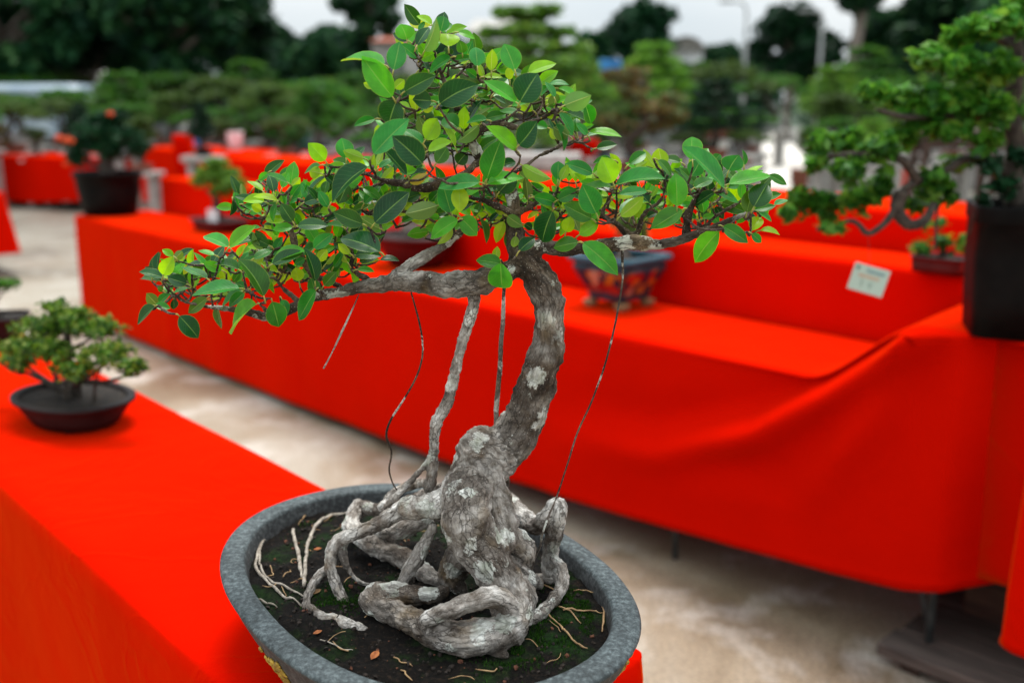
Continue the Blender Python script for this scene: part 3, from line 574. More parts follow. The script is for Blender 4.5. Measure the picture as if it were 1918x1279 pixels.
# ---- trunk, great roots and branches
T_ = 'y'; D = .12; Pp = 1.0; Mi = .6
trunk = [
 [(955, 1150, 36, 'h', .030, .5), (945, 1100, 38, 'h', .052, .5), (918, 1050, 43, 'h', .085, .5), (882, 1000, 47, 'h', .115, .45), (872, 950, 46, 'h', .15, .45), (882, 905, 52, 'y', -.01, .5), (908, 868, 54, 'y', 0, .5), (945, 838, 46, 'y', .01, .3),
  (972, 800, 40, 'y', .01, .25), (992, 760, 38, 'y', .01, .12), (1010, 705, 36, 'y', .005, .12), (1025, 655, 31, 'y', 0, .3), (1029, 600, 29, 'y', 0, .55), (1025, 555, 31, 'y', 0, .35), (1004, 515, 31, 'y', 0, .15), (980, 488, 27, 'y', 0, .12), (970, 462, 22, 'y', .005, .1),
  (962, 420, 15, 'y', .015, 0), (962, 380, 13, 'y', .02, 0), (945, 335, 12, 'y', .025, 0), (905, 300, 11, 'y', .02, 0), (880, 260, 9, 'y', .015, 0), (862, 215, 7, 'y', .01, 0), (840, 170, 6, 'y', 0, 0), (822, 125, 4.5, 'y', 0, 0), (808, 80, 3, 'y', 0, 0)],
 [(945, 1010, 30, 'h', .10, .45), (898, 850, 42, 'y', .0, .7), (905, 838, 34, 'y', -.002, .7), (930, 850, 36, 'y', 0, .5)],
 [(980, 495, 22, 'y', 0, .1), (945, 512, 20, 'y', -.005, .15), (905, 525, 25, 'y', -.01, .35), (880, 532, 27, 'y', -.01, .5), (840, 536, 25, 'y', -.01, .55), (795, 530, 22, 'y', -.005, .5), (745, 530, 18, 'y', 0, .45), (690, 536, 14, 'y', .005, .35),
  (640, 546, 11, 'y', .005, .2), (590, 556, 10, 'y', 0, .05), (545, 578, 10, 'y', -.01, 0), (500, 592, 9, 'y', -.015, 0), (455, 582, 6.5, 'y', -.02, 0), (400, 576, 5, 'y', -.02, 0), (350, 566, 4, 'y', -.02, 0), (318, 545, 3, 'y', -.02, 0)],
 [(730, 528, 14, 'y', 0, .4), (765, 500, 11, 'y', .01, .5), (800, 478, 11, 'y', .015, .4), (835, 458, 9, 'y', .02, .2), (858, 438, 7, 'y', .02, .1), (885, 415, 6, 'y', .02, 0)],
 [(985, 470, 20, 'y', .005, .15), (1020, 462, 14, 'y', .0, .1), (1060, 468, 13, 'y', -.005, .05), (1105, 463, 12, 'y', -.005, 0), (1150, 458, 14, 'y', -.01, 0), (1190, 455, 16, 'y', -.01, 0), (1235, 458, 11, 'y', -.01, 0), (1280, 448, 10, 'y', -.005, 0), (1320, 432, 8, 'y', 0, 0), (1370, 412, 6, 'y', 0, 0), (1412, 392, 4, 'y', 0, 0)],
 # the great lower root, curling over the soil in front
 [(960, 1105, 30, 'h', .048, .5), (968, 1140, 33, 'h', .035, .5), (950, 1175, 34, 'h', .028, .55), (905, 1192, 32, 'h', .026, .6), (865, 1196, 31, 'h', .026, .55), (825, 1188, 32, 'h', .026, .5), (785, 1168, 28, 'h', .026, .4), (745, 1150, 24, 'h', .024, .3), (705, 1135, 22, 'h', .026, .25), (690, 1118, 20, 'h', .03, .25), (715, 1108, 20, 'h', .033, .3), (760, 1112, 22, 'h', .034, .35), (805, 1116, 19, 'h', .034, .3), (830, 1108, 14, 'h', .034, .3)],
 [(800, 1158, 14, 'h', .05, .6), (838, 1143, 18, 'h', .062, .65), (880, 1128, 20, 'h', .07, .65), (925, 1118, 22, 'h', .07, .6), (955, 1135, 22, 'h', .055, .55)],
 [(960, 1090, 26, 'h', .05, .45), (985, 1118, 22, 'h', .035, .35), (985, 1140, 15, 'h', .02, .3)],
 [(925, 1030, 26, 'h', .08, .4), (955, 1060, 22, 'h', .06, .45), (990, 1085, 18, 'h', .04, .4), (1010, 1092, 10, 'h', .02, .4)],
 [(930, 1195, 20, 'h', .015, .4), (928, 1218, 13, 'h', .008, .4), (948, 1228, 7, 'h', .006, .4)],
 [(850, 945, 36, 'y', 0, .55), (815, 945, 25, 'h', .14, .9), (780, 950, 23, 'h', .125, 1), (762, 950, 20, 'h', .118, .7)],
 [(868, 1030, 30, 'h', .07, .5), (845, 1075, 26, 'h', .03, .3), (858, 1105, 20, 'h', .01, .3)]]
curves = [G(t_) for t_ in trunk]
tr_o = fuse('trunk', curves, M['bark'], bon)
roots = [
 [(770, 945, 20, 'h', .118, .6), (735, 965, 17, 'h', .105, .9), (700, 985, 14, 'h', .092, 1), (665, 1000, 12, 'h', .08, 1), (637, 1010, 13, 'h', .07, 1), (620, 1035, 12, 'h', .055, 1), (622, 1070, 11, 'h', .035, 1), (636, 1110, 11, 'h', .014, .7), (655, 1145, 11, 'h', .0, .2)],
 [(650, 1003, 11, 'h', .078, 1), (640, 1020, 12, 'h', .062, 1), (643, 1045, 9, 'h', .045, .6), (655, 1070, 5, 'h', .03, .7), (672, 1088, 4, 'h', .02, .7), (702, 1098, 4, 'h', .012, .7)],
 [(672, 948, 15, 'h', .055, 1), (658, 985, 16, 'h', .045, .9), (690, 1015, 20, 'h', .035, .5), (725, 1030, 21, 'h', .03, .45), (765, 1050, 19, 'h', .025, .4), (805, 1080, 18, 'h', .018, .6), (835, 1095, 14, 'h', .01, .6)],
 [(672, 948, 13, 'h', .055, .9), (705, 955, 14, 'h', .06, .2), (745, 950, 15, 'h', .07, .6), (790, 930, 14, 'h', .085, .9), (830, 915, 14, 'y', .02, .9)],
 [(700, 990, 12, 'h', .05, .8), (735, 1000, 18, 'h', .05, .8), (770, 985, 18, 'h', .06, .6), (800, 975, 14, 'h', .07, .5)],
 [(812, 985, 9, 'h', .105, .7), (797, 1015, 12, 'h', .08, .7), (782, 1045, 15, 'h', .06, .6), (762, 1075, 13, 'h', .04, .6), (745, 1105, 11, 'h', .025, .6)],
 [(622, 1062, 8, 'h', .03, 1), (597, 1078, 9, 'h', .024, .9), (580, 1105, 9, 'h', .014, .8), (568, 1150, 8, 'h', -.004, .6)],
 [(578, 1135, 8, 'h', .004, .6), (605, 1158, 12, 'h', .006, .6), (625, 1160, 13, 'h', .008, .8), (655, 1172, 15, 'h', .010, .8), (688, 1182, 7, 'h', .004, .7)],
 [(975, 1165, 15, 'h', .014, .5), (1010, 1150, 13, 'h', .016, .55), (1037, 1122, 12, 'h', .02, .6), (1054, 1092, 12, 'h', .028, .6), (1052, 1062, 11, 'h', .04, .6), (1036, 1045, 9, 'h', .05, .8)],
 [(955, 935, 14, 'h', .09, .6), (978, 965, 18, 'h', .085, .9), (1005, 985, 18, 'h', .085, 1), (1025, 965, 15, 'h', .11, .9), (1042, 945, 16, 'h', .125, .9), (1046, 960, 17, 'h', .115, .7), (1038, 1000, 16, 'h', .08, 1), (1030, 1040, 15, 'h', .045, 1), (1028, 1068, 15, 'h', .022, .9), (1040, 1085, 9, 'h', .008, .8)],
 [(925, 985, 20, 'h', .11, .6), (950, 1000, 24, 'h', .10, .9), (980, 1025, 26, 'h', .08, .8), (982, 1055, 18, 'h', .055, .35)],
 [(715, 950, 9, 'h', .08, .9), (738, 925, 11, 'h', .095, .9), (775, 907, 10, 'h', .11, .9), (810, 903, 8, 'y', .03, .9)],
 [(1028, 1085, 9, 'h', .012, .9), (1010, 1080, 7, 'h', .012, .8), (993, 1092, 8, 'h', .012, .8)]]
for t_ in roots: fuse('root', [G(t_)], M['bark'], bon, vox=.0016, lump=.55)
# ---- hanging aerial roots
def aerial(pts, nm='aerial_root', mat=None, wob=.25):
    Q, q, t = G(pts, 6); Q = Q + np.array([noise.noise_vector(Vector(p) * 30) for p in Q]) * .0011 * (1 if wob else 0)
    v, f = tube(Q, q, 10, True, wob); o = mesh(nm, v, f, mat or M['bark'], bon, world=True); attr(o, 'tone', np.repeat(t, 10)[:len(v)]); return o
fuse('aerial_root', [G([(890, 548, 13, 'y', -.01, .1), (882, 590, 11.5, 'y', -.01, 1), (869, 630, 10.5, 'y', -.01, 1), (856, 680, 10, 'y', -.005, 1), (846, 722, 11, 'y', 0, .6), (840, 748, 12, 'y', 0, .2), (826, 775, 13, 'y', 0, .9), (815, 800, 11, 'y', 0, .5), (812, 840, 10, 'y', .005, 1), (810, 885, 11, 'y', .01, 1), (802, 915, 12, 'y', .01, 1)]),
  G([(812, 845, 7, 'y', .005, .9), (795, 872, 6, 'y', .01, .7), (765, 905, 6.5, 'y', .015, .8), (735, 935, 7, 'y', .01, 1), (722, 955, 8, 'h', .09, 1)])], M['bark'], bon, vox=.0013, lump=.4)
aerial([(944, 540, 3.6, 'y', .02, .25), (941, 620, 4.2, 'y', .025, .3), (935, 700, 4.6, 'y', .03, .2), (930, 800, 5, 'y', .035, .2), (948, 900, 7, 'y', .05, .0), (930, 965, 9, 'y', .03, .5), (922, 1000, 8, 'h', .08, .6)])
aerial([(771, 548, 1.6, 'y', 0, 0), (782, 590, 1.7, 'y', 0, 0), (791, 640, 1.7, 'y', .002, 0), (788, 685, 1.7, 'y', 0, 0), (762, 740, 1.8, 'y', 0, 0), (733, 783, 2, 'y', .005, 0), (723, 815, 2.2, 'y', .005, 0), (733, 845, 1.8, 'y', .01, 0), (730, 880, 1.6, 'y', .02, 0), (737, 908, 1.4, 'y', .02, 0), (750, 925, 1.2, 'y', .02, 0)])
aerial([(1166, 470, 3, 'y', -.012, 0), (1166, 520, 2, 'y', -.012, .1), (1158, 580, 1.9, 'y', -.012, .1), (1140, 660, 1.8, 'y', -.012, 0), (1115, 735, 1.7, 'y', -.01, 0), (1082, 810, 1.7, 'y', -.01, .1), (1062, 870, 1.5, 'y', -.01, 0), (1045, 925, 1.5, 'y', -.015, 0), (1020, 985, 2, 'h', .12, .2), (1012, 1020, 2.4, 'h', .08, .4), (998, 1060, 1.6, 'h', .04, .3), (1003, 1120, 1.5, 'h', .0, .2)])
aerial([(672, 552, .9, 'y', -.005, 0), (662, 575, 1.4, 'y', -.005, .9), (640, 622, 2.2, 'y', -.005, 1), (622, 660, 1.2, 'y', -.005, .9), (606, 690, 1.6, 'y', -.005, 1)], wob=0)
M['root_tan'] = noise_mat('tan_root', (.20, .11, .05), (.42, .27, .13), 90, .7, .3, .001); M['root_pale'] = noise_mat('pale_root', (.16, .13, .10), (.42, .37, .31), 120, .8, .4, .001)
RL = MB(); thin = [([(612, 942), (570, 958), (535, 975), (500, 1000), (483, 1035), (480, 1062), (497, 1085), (525, 1112), (565, 1133)], 3.2, 'p'), ([(492, 1010), (486, 1050), (500, 1080), (540, 1105), (570, 1122)], 2.3, 'p'),
 ([(549, 995), (556, 1030), (562, 1060), (566, 1088)], 4, 'p'), ([(570, 1105), (572, 1060), (577, 1020), (592, 990), (615, 968), (650, 958)], 4, 'p'), ([(598, 932), (625, 942), (655, 945), (690, 938), (722, 934)], 3, 't'),
 ([(590, 950), (575, 965), (560, 985)], 1.6, 't'), ([(1094, 1058), (1112, 1085), (1126, 1115), (1131, 1145), (1128, 1180)], 2.2, 't'), ([(1030, 1135), (1055, 1147), (1075, 1155), (1088, 1168)], 1.6, 't'), ([(1055, 1150), (1100, 1142), (1127, 1146)], 1.6, 't'),
 ([(1025, 1160), (1048, 1178), (1062, 1195), (1085, 1210), (1100, 1214)], 1.8, 't'), ([(1020, 1150), (990, 1172), (975, 1190)], 1.4, 'p'), ([(480, 1120), (500, 1130), (520, 1140)], 2, 'p'), ([(1075, 1105), (1100, 1106), (1118, 1112)], 1.2, 't'), ([(600, 1200), (640, 1215), (660, 1218)], 1.2, 'p')]
for P, wd, c in thin:
    W = [at_z(x, y, SOIL + .006) for x, y in P]; Q, q = smoothpath(W, [wd / F * 1.2] * len(W), 6)
    for p in Q: p[:] += np.array(noise.noise_vector(Vector(p) * 60)) * .0018; l_ = p - PC; p[2] = PC[2] + soil_h(l_[0], l_[1]) + .0022 + max(0, .003 * noise.noise(Vector(p) * 25))
    q = q * (1 + .3 * np.array([noise.noise(Vector(p) * 90) for p in Q])); q[-3:] *= .6
    v, f = tube(Q, q, 7, True, .3); mesh('surface_root', v, f, M['root_tan' if c == 't' else 'root_pale'], bon, world=True)
for k in range(46):                                           # stray rootlets and straw on the soil
    g = random.Random(900 + k); a = g.uniform(0, 6.28); kk = math.sqrt(g.uniform(.25, 1)) * .8; p0 = oval(np.array([kk]), np.array([kk * .95]), 0, np.array([a]))[0]; b_ = g.uniform(0, 6.28); n_ = 5; W = []
    for j in range(n_): b_ += g.gauss(0, .5); p0 = p0 + np.array((math.cos(b_), math.sin(b_), 0)) * g.uniform(.004, .010); W.append((p0[0] + PC[0], p0[1] + PC[1], PC[2] + soil_h(p0[0], p0[1]) + .0016 + g.uniform(0, .002)))
    if math.hypot((p0 @ EX) / AX[0], (p0 @ EY) / AX[1]) > .84: continue
    Q, q = smoothpath(W, [g.uniform(.0004, .0009)] * n_, 3); q[-2:] *= .5; RL.tube(Q, q, 5)
RL.v = [v - PC for v in RL.v]; o = RL.build('rootlets', M['root_tan'], soil, smooth=True); tag(o, kind='stuff')
relief(math.radians(-83), .10, .068, 34, 3); relief(math.radians(-122), .05, .088, 12, 5); relief(math.radians(36), .10, .08, 26, 6); relief(math.radians(-62), .10, .06, 22, 8)
# ---- leaves of the main bonsai: base x y, tip x y, apparent width, tone (D dark, M mid, B bright, Y yellow green, L gloss painted as paler green, O olive, G gold)
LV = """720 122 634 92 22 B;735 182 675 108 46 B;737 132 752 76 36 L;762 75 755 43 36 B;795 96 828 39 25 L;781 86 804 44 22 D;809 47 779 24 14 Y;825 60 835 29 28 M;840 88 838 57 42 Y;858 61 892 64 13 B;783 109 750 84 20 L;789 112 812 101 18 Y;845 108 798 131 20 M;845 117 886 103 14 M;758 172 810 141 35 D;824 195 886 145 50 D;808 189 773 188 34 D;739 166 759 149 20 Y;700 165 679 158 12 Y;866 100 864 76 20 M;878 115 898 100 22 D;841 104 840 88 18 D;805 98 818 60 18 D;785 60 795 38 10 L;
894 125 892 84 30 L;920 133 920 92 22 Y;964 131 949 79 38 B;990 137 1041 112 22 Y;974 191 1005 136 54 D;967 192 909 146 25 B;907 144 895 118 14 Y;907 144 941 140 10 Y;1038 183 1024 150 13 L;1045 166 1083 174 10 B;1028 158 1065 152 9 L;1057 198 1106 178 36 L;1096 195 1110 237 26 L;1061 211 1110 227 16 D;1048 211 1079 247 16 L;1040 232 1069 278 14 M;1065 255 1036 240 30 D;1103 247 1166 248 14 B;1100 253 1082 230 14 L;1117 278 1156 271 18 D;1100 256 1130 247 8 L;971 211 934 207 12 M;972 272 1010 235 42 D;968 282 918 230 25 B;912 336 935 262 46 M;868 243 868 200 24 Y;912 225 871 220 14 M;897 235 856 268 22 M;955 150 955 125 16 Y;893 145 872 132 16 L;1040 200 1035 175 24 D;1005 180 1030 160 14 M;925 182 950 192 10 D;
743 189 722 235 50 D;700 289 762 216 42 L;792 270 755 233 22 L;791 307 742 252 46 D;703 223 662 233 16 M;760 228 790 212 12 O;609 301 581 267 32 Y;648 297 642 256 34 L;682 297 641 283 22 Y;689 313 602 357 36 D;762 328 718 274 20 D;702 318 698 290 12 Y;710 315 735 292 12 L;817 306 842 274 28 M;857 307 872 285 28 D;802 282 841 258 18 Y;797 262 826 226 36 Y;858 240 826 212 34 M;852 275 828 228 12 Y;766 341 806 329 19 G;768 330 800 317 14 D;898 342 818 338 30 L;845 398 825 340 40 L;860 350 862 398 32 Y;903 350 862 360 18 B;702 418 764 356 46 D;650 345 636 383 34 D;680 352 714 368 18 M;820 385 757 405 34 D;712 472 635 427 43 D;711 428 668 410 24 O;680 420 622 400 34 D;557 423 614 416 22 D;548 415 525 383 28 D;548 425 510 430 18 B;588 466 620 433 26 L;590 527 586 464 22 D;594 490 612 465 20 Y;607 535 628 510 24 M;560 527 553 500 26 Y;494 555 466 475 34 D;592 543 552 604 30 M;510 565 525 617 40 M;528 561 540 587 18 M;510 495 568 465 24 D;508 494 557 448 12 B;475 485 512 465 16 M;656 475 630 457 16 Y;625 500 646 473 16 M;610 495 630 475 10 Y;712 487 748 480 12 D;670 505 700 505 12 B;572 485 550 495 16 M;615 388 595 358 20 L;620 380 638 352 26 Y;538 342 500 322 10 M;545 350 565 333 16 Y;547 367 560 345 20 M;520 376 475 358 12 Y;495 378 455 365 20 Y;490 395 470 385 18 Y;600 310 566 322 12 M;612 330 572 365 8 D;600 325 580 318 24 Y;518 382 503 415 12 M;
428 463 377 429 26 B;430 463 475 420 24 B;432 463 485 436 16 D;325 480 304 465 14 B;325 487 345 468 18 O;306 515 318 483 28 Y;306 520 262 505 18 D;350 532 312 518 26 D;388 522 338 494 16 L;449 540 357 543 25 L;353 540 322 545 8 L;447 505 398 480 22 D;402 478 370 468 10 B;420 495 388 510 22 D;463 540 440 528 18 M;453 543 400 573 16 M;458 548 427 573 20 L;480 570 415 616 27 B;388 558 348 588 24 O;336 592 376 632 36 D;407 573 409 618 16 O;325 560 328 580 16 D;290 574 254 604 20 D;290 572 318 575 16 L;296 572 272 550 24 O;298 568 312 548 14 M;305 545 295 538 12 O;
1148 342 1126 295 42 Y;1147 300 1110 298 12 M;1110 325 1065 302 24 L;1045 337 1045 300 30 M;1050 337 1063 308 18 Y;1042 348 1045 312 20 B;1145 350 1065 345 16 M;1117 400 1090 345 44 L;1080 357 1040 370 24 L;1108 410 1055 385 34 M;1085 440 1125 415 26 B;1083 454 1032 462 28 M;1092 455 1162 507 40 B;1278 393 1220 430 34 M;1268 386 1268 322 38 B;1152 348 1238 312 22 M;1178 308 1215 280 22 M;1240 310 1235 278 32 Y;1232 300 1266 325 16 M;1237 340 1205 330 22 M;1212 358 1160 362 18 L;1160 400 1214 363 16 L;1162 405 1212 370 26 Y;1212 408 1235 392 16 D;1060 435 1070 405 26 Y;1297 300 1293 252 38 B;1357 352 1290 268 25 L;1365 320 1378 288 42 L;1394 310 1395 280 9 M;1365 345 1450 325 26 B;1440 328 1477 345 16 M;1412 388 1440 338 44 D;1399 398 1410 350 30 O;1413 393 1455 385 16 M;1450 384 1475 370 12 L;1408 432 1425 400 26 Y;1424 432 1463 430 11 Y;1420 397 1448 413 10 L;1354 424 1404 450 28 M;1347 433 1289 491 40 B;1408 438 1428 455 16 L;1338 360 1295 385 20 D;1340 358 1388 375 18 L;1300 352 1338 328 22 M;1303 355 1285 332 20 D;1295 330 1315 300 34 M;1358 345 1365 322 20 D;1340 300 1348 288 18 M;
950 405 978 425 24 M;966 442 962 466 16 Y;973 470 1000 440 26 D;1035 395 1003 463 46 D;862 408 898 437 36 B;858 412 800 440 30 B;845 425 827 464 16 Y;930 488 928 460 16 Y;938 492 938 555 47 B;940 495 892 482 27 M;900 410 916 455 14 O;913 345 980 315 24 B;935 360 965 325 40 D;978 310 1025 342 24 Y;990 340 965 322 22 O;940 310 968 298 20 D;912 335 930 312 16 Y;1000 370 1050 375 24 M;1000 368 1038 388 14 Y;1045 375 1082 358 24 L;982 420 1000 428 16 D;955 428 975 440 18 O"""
SHAPE_T = np.array([0, .04, .1, .2, .34, .48, .62, .75, .86, .94, 1.0]); SHAPE_W = np.array([.0, .26, .52, .80, .98, 1.0, .90, .70, .42, .18, .0])
UC = np.array([-1, -.9, -.5, -.06, 0, .06, .5, .9, 1])
LVs, LFs, LUV, LTN = [], [], [], []; n_leaf = 0
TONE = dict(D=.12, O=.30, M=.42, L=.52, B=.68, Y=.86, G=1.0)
def add_leaf(b, d, nrm, ln, wd, cup, curl, tone, g):
    """b base, d unit direction, nrm unit normal; cup folds the halves up, curl bends the tip down"""
    global n_leaf
    s_ = np.cross(d, nrm); V = []; uv = []; wavy = g.uniform(0, 6.28); wa = g.uniform(.0, .05)
    sw = g.normal() * .10
    for k, (t, w_) in enumerate(zip(SHAPE_T, SHAPE_W)):
        th = curl * t; cx = (math.sin(th) / curl if abs(curl) > 1e-3 else t); cz = -((1 - math.cos(th)) / curl if abs(curl) > 1e-3 else 0)
        dd = d * math.cos(th) - nrm * math.sin(th); nn = nrm * math.cos(th) + d * math.sin(th)
        for u in UC:
            W = w_ * wd * .5; off = u * W; lift = abs(u) ** 1.3 * W * cup - (abs(u) > .95) * .02 * W + wa * W * math.sin(wavy + t * 9 + u * 2) * abs(u)
            V.append(b + d * (cx * ln) + nrm * (cz * ln) + s_ * (off + sw * t * t * wd) + nn * lift); uv.append((u * .5 + .5, t))
    m = len(UC); f0 = n_leaf
    for k in range(len(SHAPE_T) - 1):
        for j in range(m - 1): LFs.append((f0 + k * m + j, f0 + k * m + j + 1, f0 + (k + 1) * m + j + 1, f0 + (k + 1) * m + j))
    LVs.append(np.array(V)); LUV.extend(uv); LTN.extend([tone] * len(V)); n_leaf += len(V)
NODES = []   # (point, radius) the twigs can grow from
for ci in (0, 2, 3, 4):
    Q, q, t = curves[ci]
    for p, r_ in zip(Q, q):
        if (ci == 0 and p[2] > 1.23) or ci != 0: NODES.append((p, r_))
EXTRA = [[(880, 260, 8), (930, 232, 8), (975, 240, 7), (1010, 222, 6), (1040, 205, 4)], [(862, 215, 6), (825, 192, 6), (790, 178, 5), (745, 187, 4)], [(905, 300, 9), (860, 330, 9), (800, 350, 12), (750, 345, 10), (710, 335, 6), (670, 325, 3)],
 [(945, 335, 7), (1000, 300, 4.5), (1050, 272, 4.5), (1085, 268, 4), (1115, 278, 2.5)], [(962, 400, 10), (920, 380, 7), (880, 370, 5), (850, 360, 3)], [(962, 400, 9), (1000, 385, 7), (1020, 370, 5)], [(1285, 448, 10), (1290, 410, 10), (1300, 375, 6), (1320, 345, 3)],
 [(1190, 452, 12), (1160, 425, 7), (1130, 400, 5), (1150, 350, 3)], [(1190, 440, 8), (1210, 400, 5), (1240, 370, 4), (1250, 330, 3)], [(1320, 430, 6), (1350, 400, 5), (1390, 375, 4), (1400, 345, 3)], [(560, 565, 8), (535, 545, 6), (510, 520, 4), (480, 545, 3)],
 [(640, 540, 8), (600, 520, 5), (580, 490, 4), (600, 470, 3)], [(690, 530, 9), (660, 500, 6), (660, 470, 4), (640, 440, 3)], [(600, 545, 7), (560, 470, 8), (545, 430, 7), (540, 395, 4), (540, 360, 3)], [(455, 575, 5), (440, 545, 4), (400, 520, 3), (360, 525, 2.5)], [(350, 560, 4), (325, 530, 3), (320, 500, 2)],
 [(840, 170, 5), (860, 140, 4), (880, 120, 3)], [(840, 170, 4), (900, 165, 4), (950, 180, 3), (970, 190, 2)], [(808, 90, 3), (800, 60, 2), (812, 50, 1.5)], [(835, 150, 4), (790, 130, 3), (770, 100, 2)], [(500, 585, 6), (480, 560, 3), (470, 540, 2)], [(858, 438, 5), (820, 420, 4), (770, 400, 4), (740, 400, 3)]]
gl = np.random.default_rng(21); extra_c = []
for e in EXTRA:
    dy = gl.normal() * .015; pts = [(x, y, w_ * .8, 'y', .01 + dy * i / len(e), 0.0) for i, (x, y, w_) in enumerate(e)]
    Q, q, t = G(pts, 5); Q = Q + np.array([noise.noise_vector(Vector(p) * 45) for p in Q]) * .003; extra_c.append((Q, q, t))
    for p, r_ in zip(Q, q): NODES.append((p, r_))
fuse('branch', extra_c, M['twig'], bon, vox=.0015, lump=.5)
leaves = []
def px_leaf(bx, by, tx, ty, wpx, tone, dy, g, und=None):
    b = at_y(bx, by, Y0 + dy); L2 = math.hypot(tx - bx, ty - by) * 1.17 / F
    fl = g.uniform(-.45, .45) * L2; tip = at_y(tx, ty, Y0 + dy - fl); d = tip - b; ln = np.linalg.norm(d); d /= ln
    w_app = wpx * 1.15 / F; wd = max(w_app, ln * g.uniform(.44, .62)); wd = min(wd, max(w_app, .036)); tilt = math.acos(min(1, w_app / wd * .98))
    view = -(b - np.array((0, 0, H))); view /= np.linalg.norm(view); nr = view - d * (view @ d); nr /= np.linalg.norm(nr)
    s_ = np.cross(d, nr); best = None
    for sg in (1, -1):
        c = nr * math.cos(tilt) + s_ * math.sin(tilt) * sg
        if best is None or c[2] > best[2]: best = c
    nr = best
    if g.random() < (.4 if tone in 'OY' else .08) and nr[2] < .6: nr = -nr
    leaves.append((b, d, nr, ln, wd, g.uniform(.18, .5), g.uniform(.1, .7), TONE[tone] + g.normal() * .04))
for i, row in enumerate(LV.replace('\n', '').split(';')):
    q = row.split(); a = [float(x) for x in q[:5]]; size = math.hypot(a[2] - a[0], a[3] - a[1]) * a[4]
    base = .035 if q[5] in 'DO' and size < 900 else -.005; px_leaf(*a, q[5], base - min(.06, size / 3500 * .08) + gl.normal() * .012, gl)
# filling leaves deeper in the crown
ZONES = [(800, 100, 45, 60, 16), (880, 150, 70, 60, 20), (960, 190, 80, 45, 22), (1050, 225, 50, 40, 14), (770, 250, 60, 70, 22), (860, 250, 60, 50, 16), (700, 340, 90, 50, 32), (790, 390, 90, 50, 30), (900, 380, 90, 50, 26), (1000, 400, 70, 45, 20), (1080, 370, 60, 50, 20), (1180, 370, 80, 55, 30), (1280, 360, 80, 60, 30), (1370, 370, 70, 50, 26), (620, 400, 90, 60, 34), (540, 400, 70, 55, 24), (560, 480, 80, 50, 26), (650, 470, 60, 40, 18), (470, 500, 60, 45, 20), (400, 520, 70, 40, 20), (330, 520, 45, 35, 12), (500, 340, 30, 20, 5), (460, 380, 25, 20, 6)]
for zx, zy, rx, ry, n in ZONES:
    for i in range(int(n * 1.75)):
        a = gl.random() * 6.28; r_ = math.sqrt(gl.random()); x = zx + math.cos(a) * r_ * rx; y = zy + math.sin(a) * r_ * ry; dy = gl.uniform(.0, .14)
        ln = gl.uniform(22, 48); da = math.atan2(-(abs(gl.normal()) + .2) , gl.normal() + (x - zx) / rx) if gl.random() < .7 else gl.random() * 6.28
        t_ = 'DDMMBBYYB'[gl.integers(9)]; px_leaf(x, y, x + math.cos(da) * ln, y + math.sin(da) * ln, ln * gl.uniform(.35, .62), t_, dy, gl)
for b, d, nr, ln, wd, cup, curl, tn in leaves: add_leaf(b, d, nr, ln, wd, cup, curl, tn, gl)
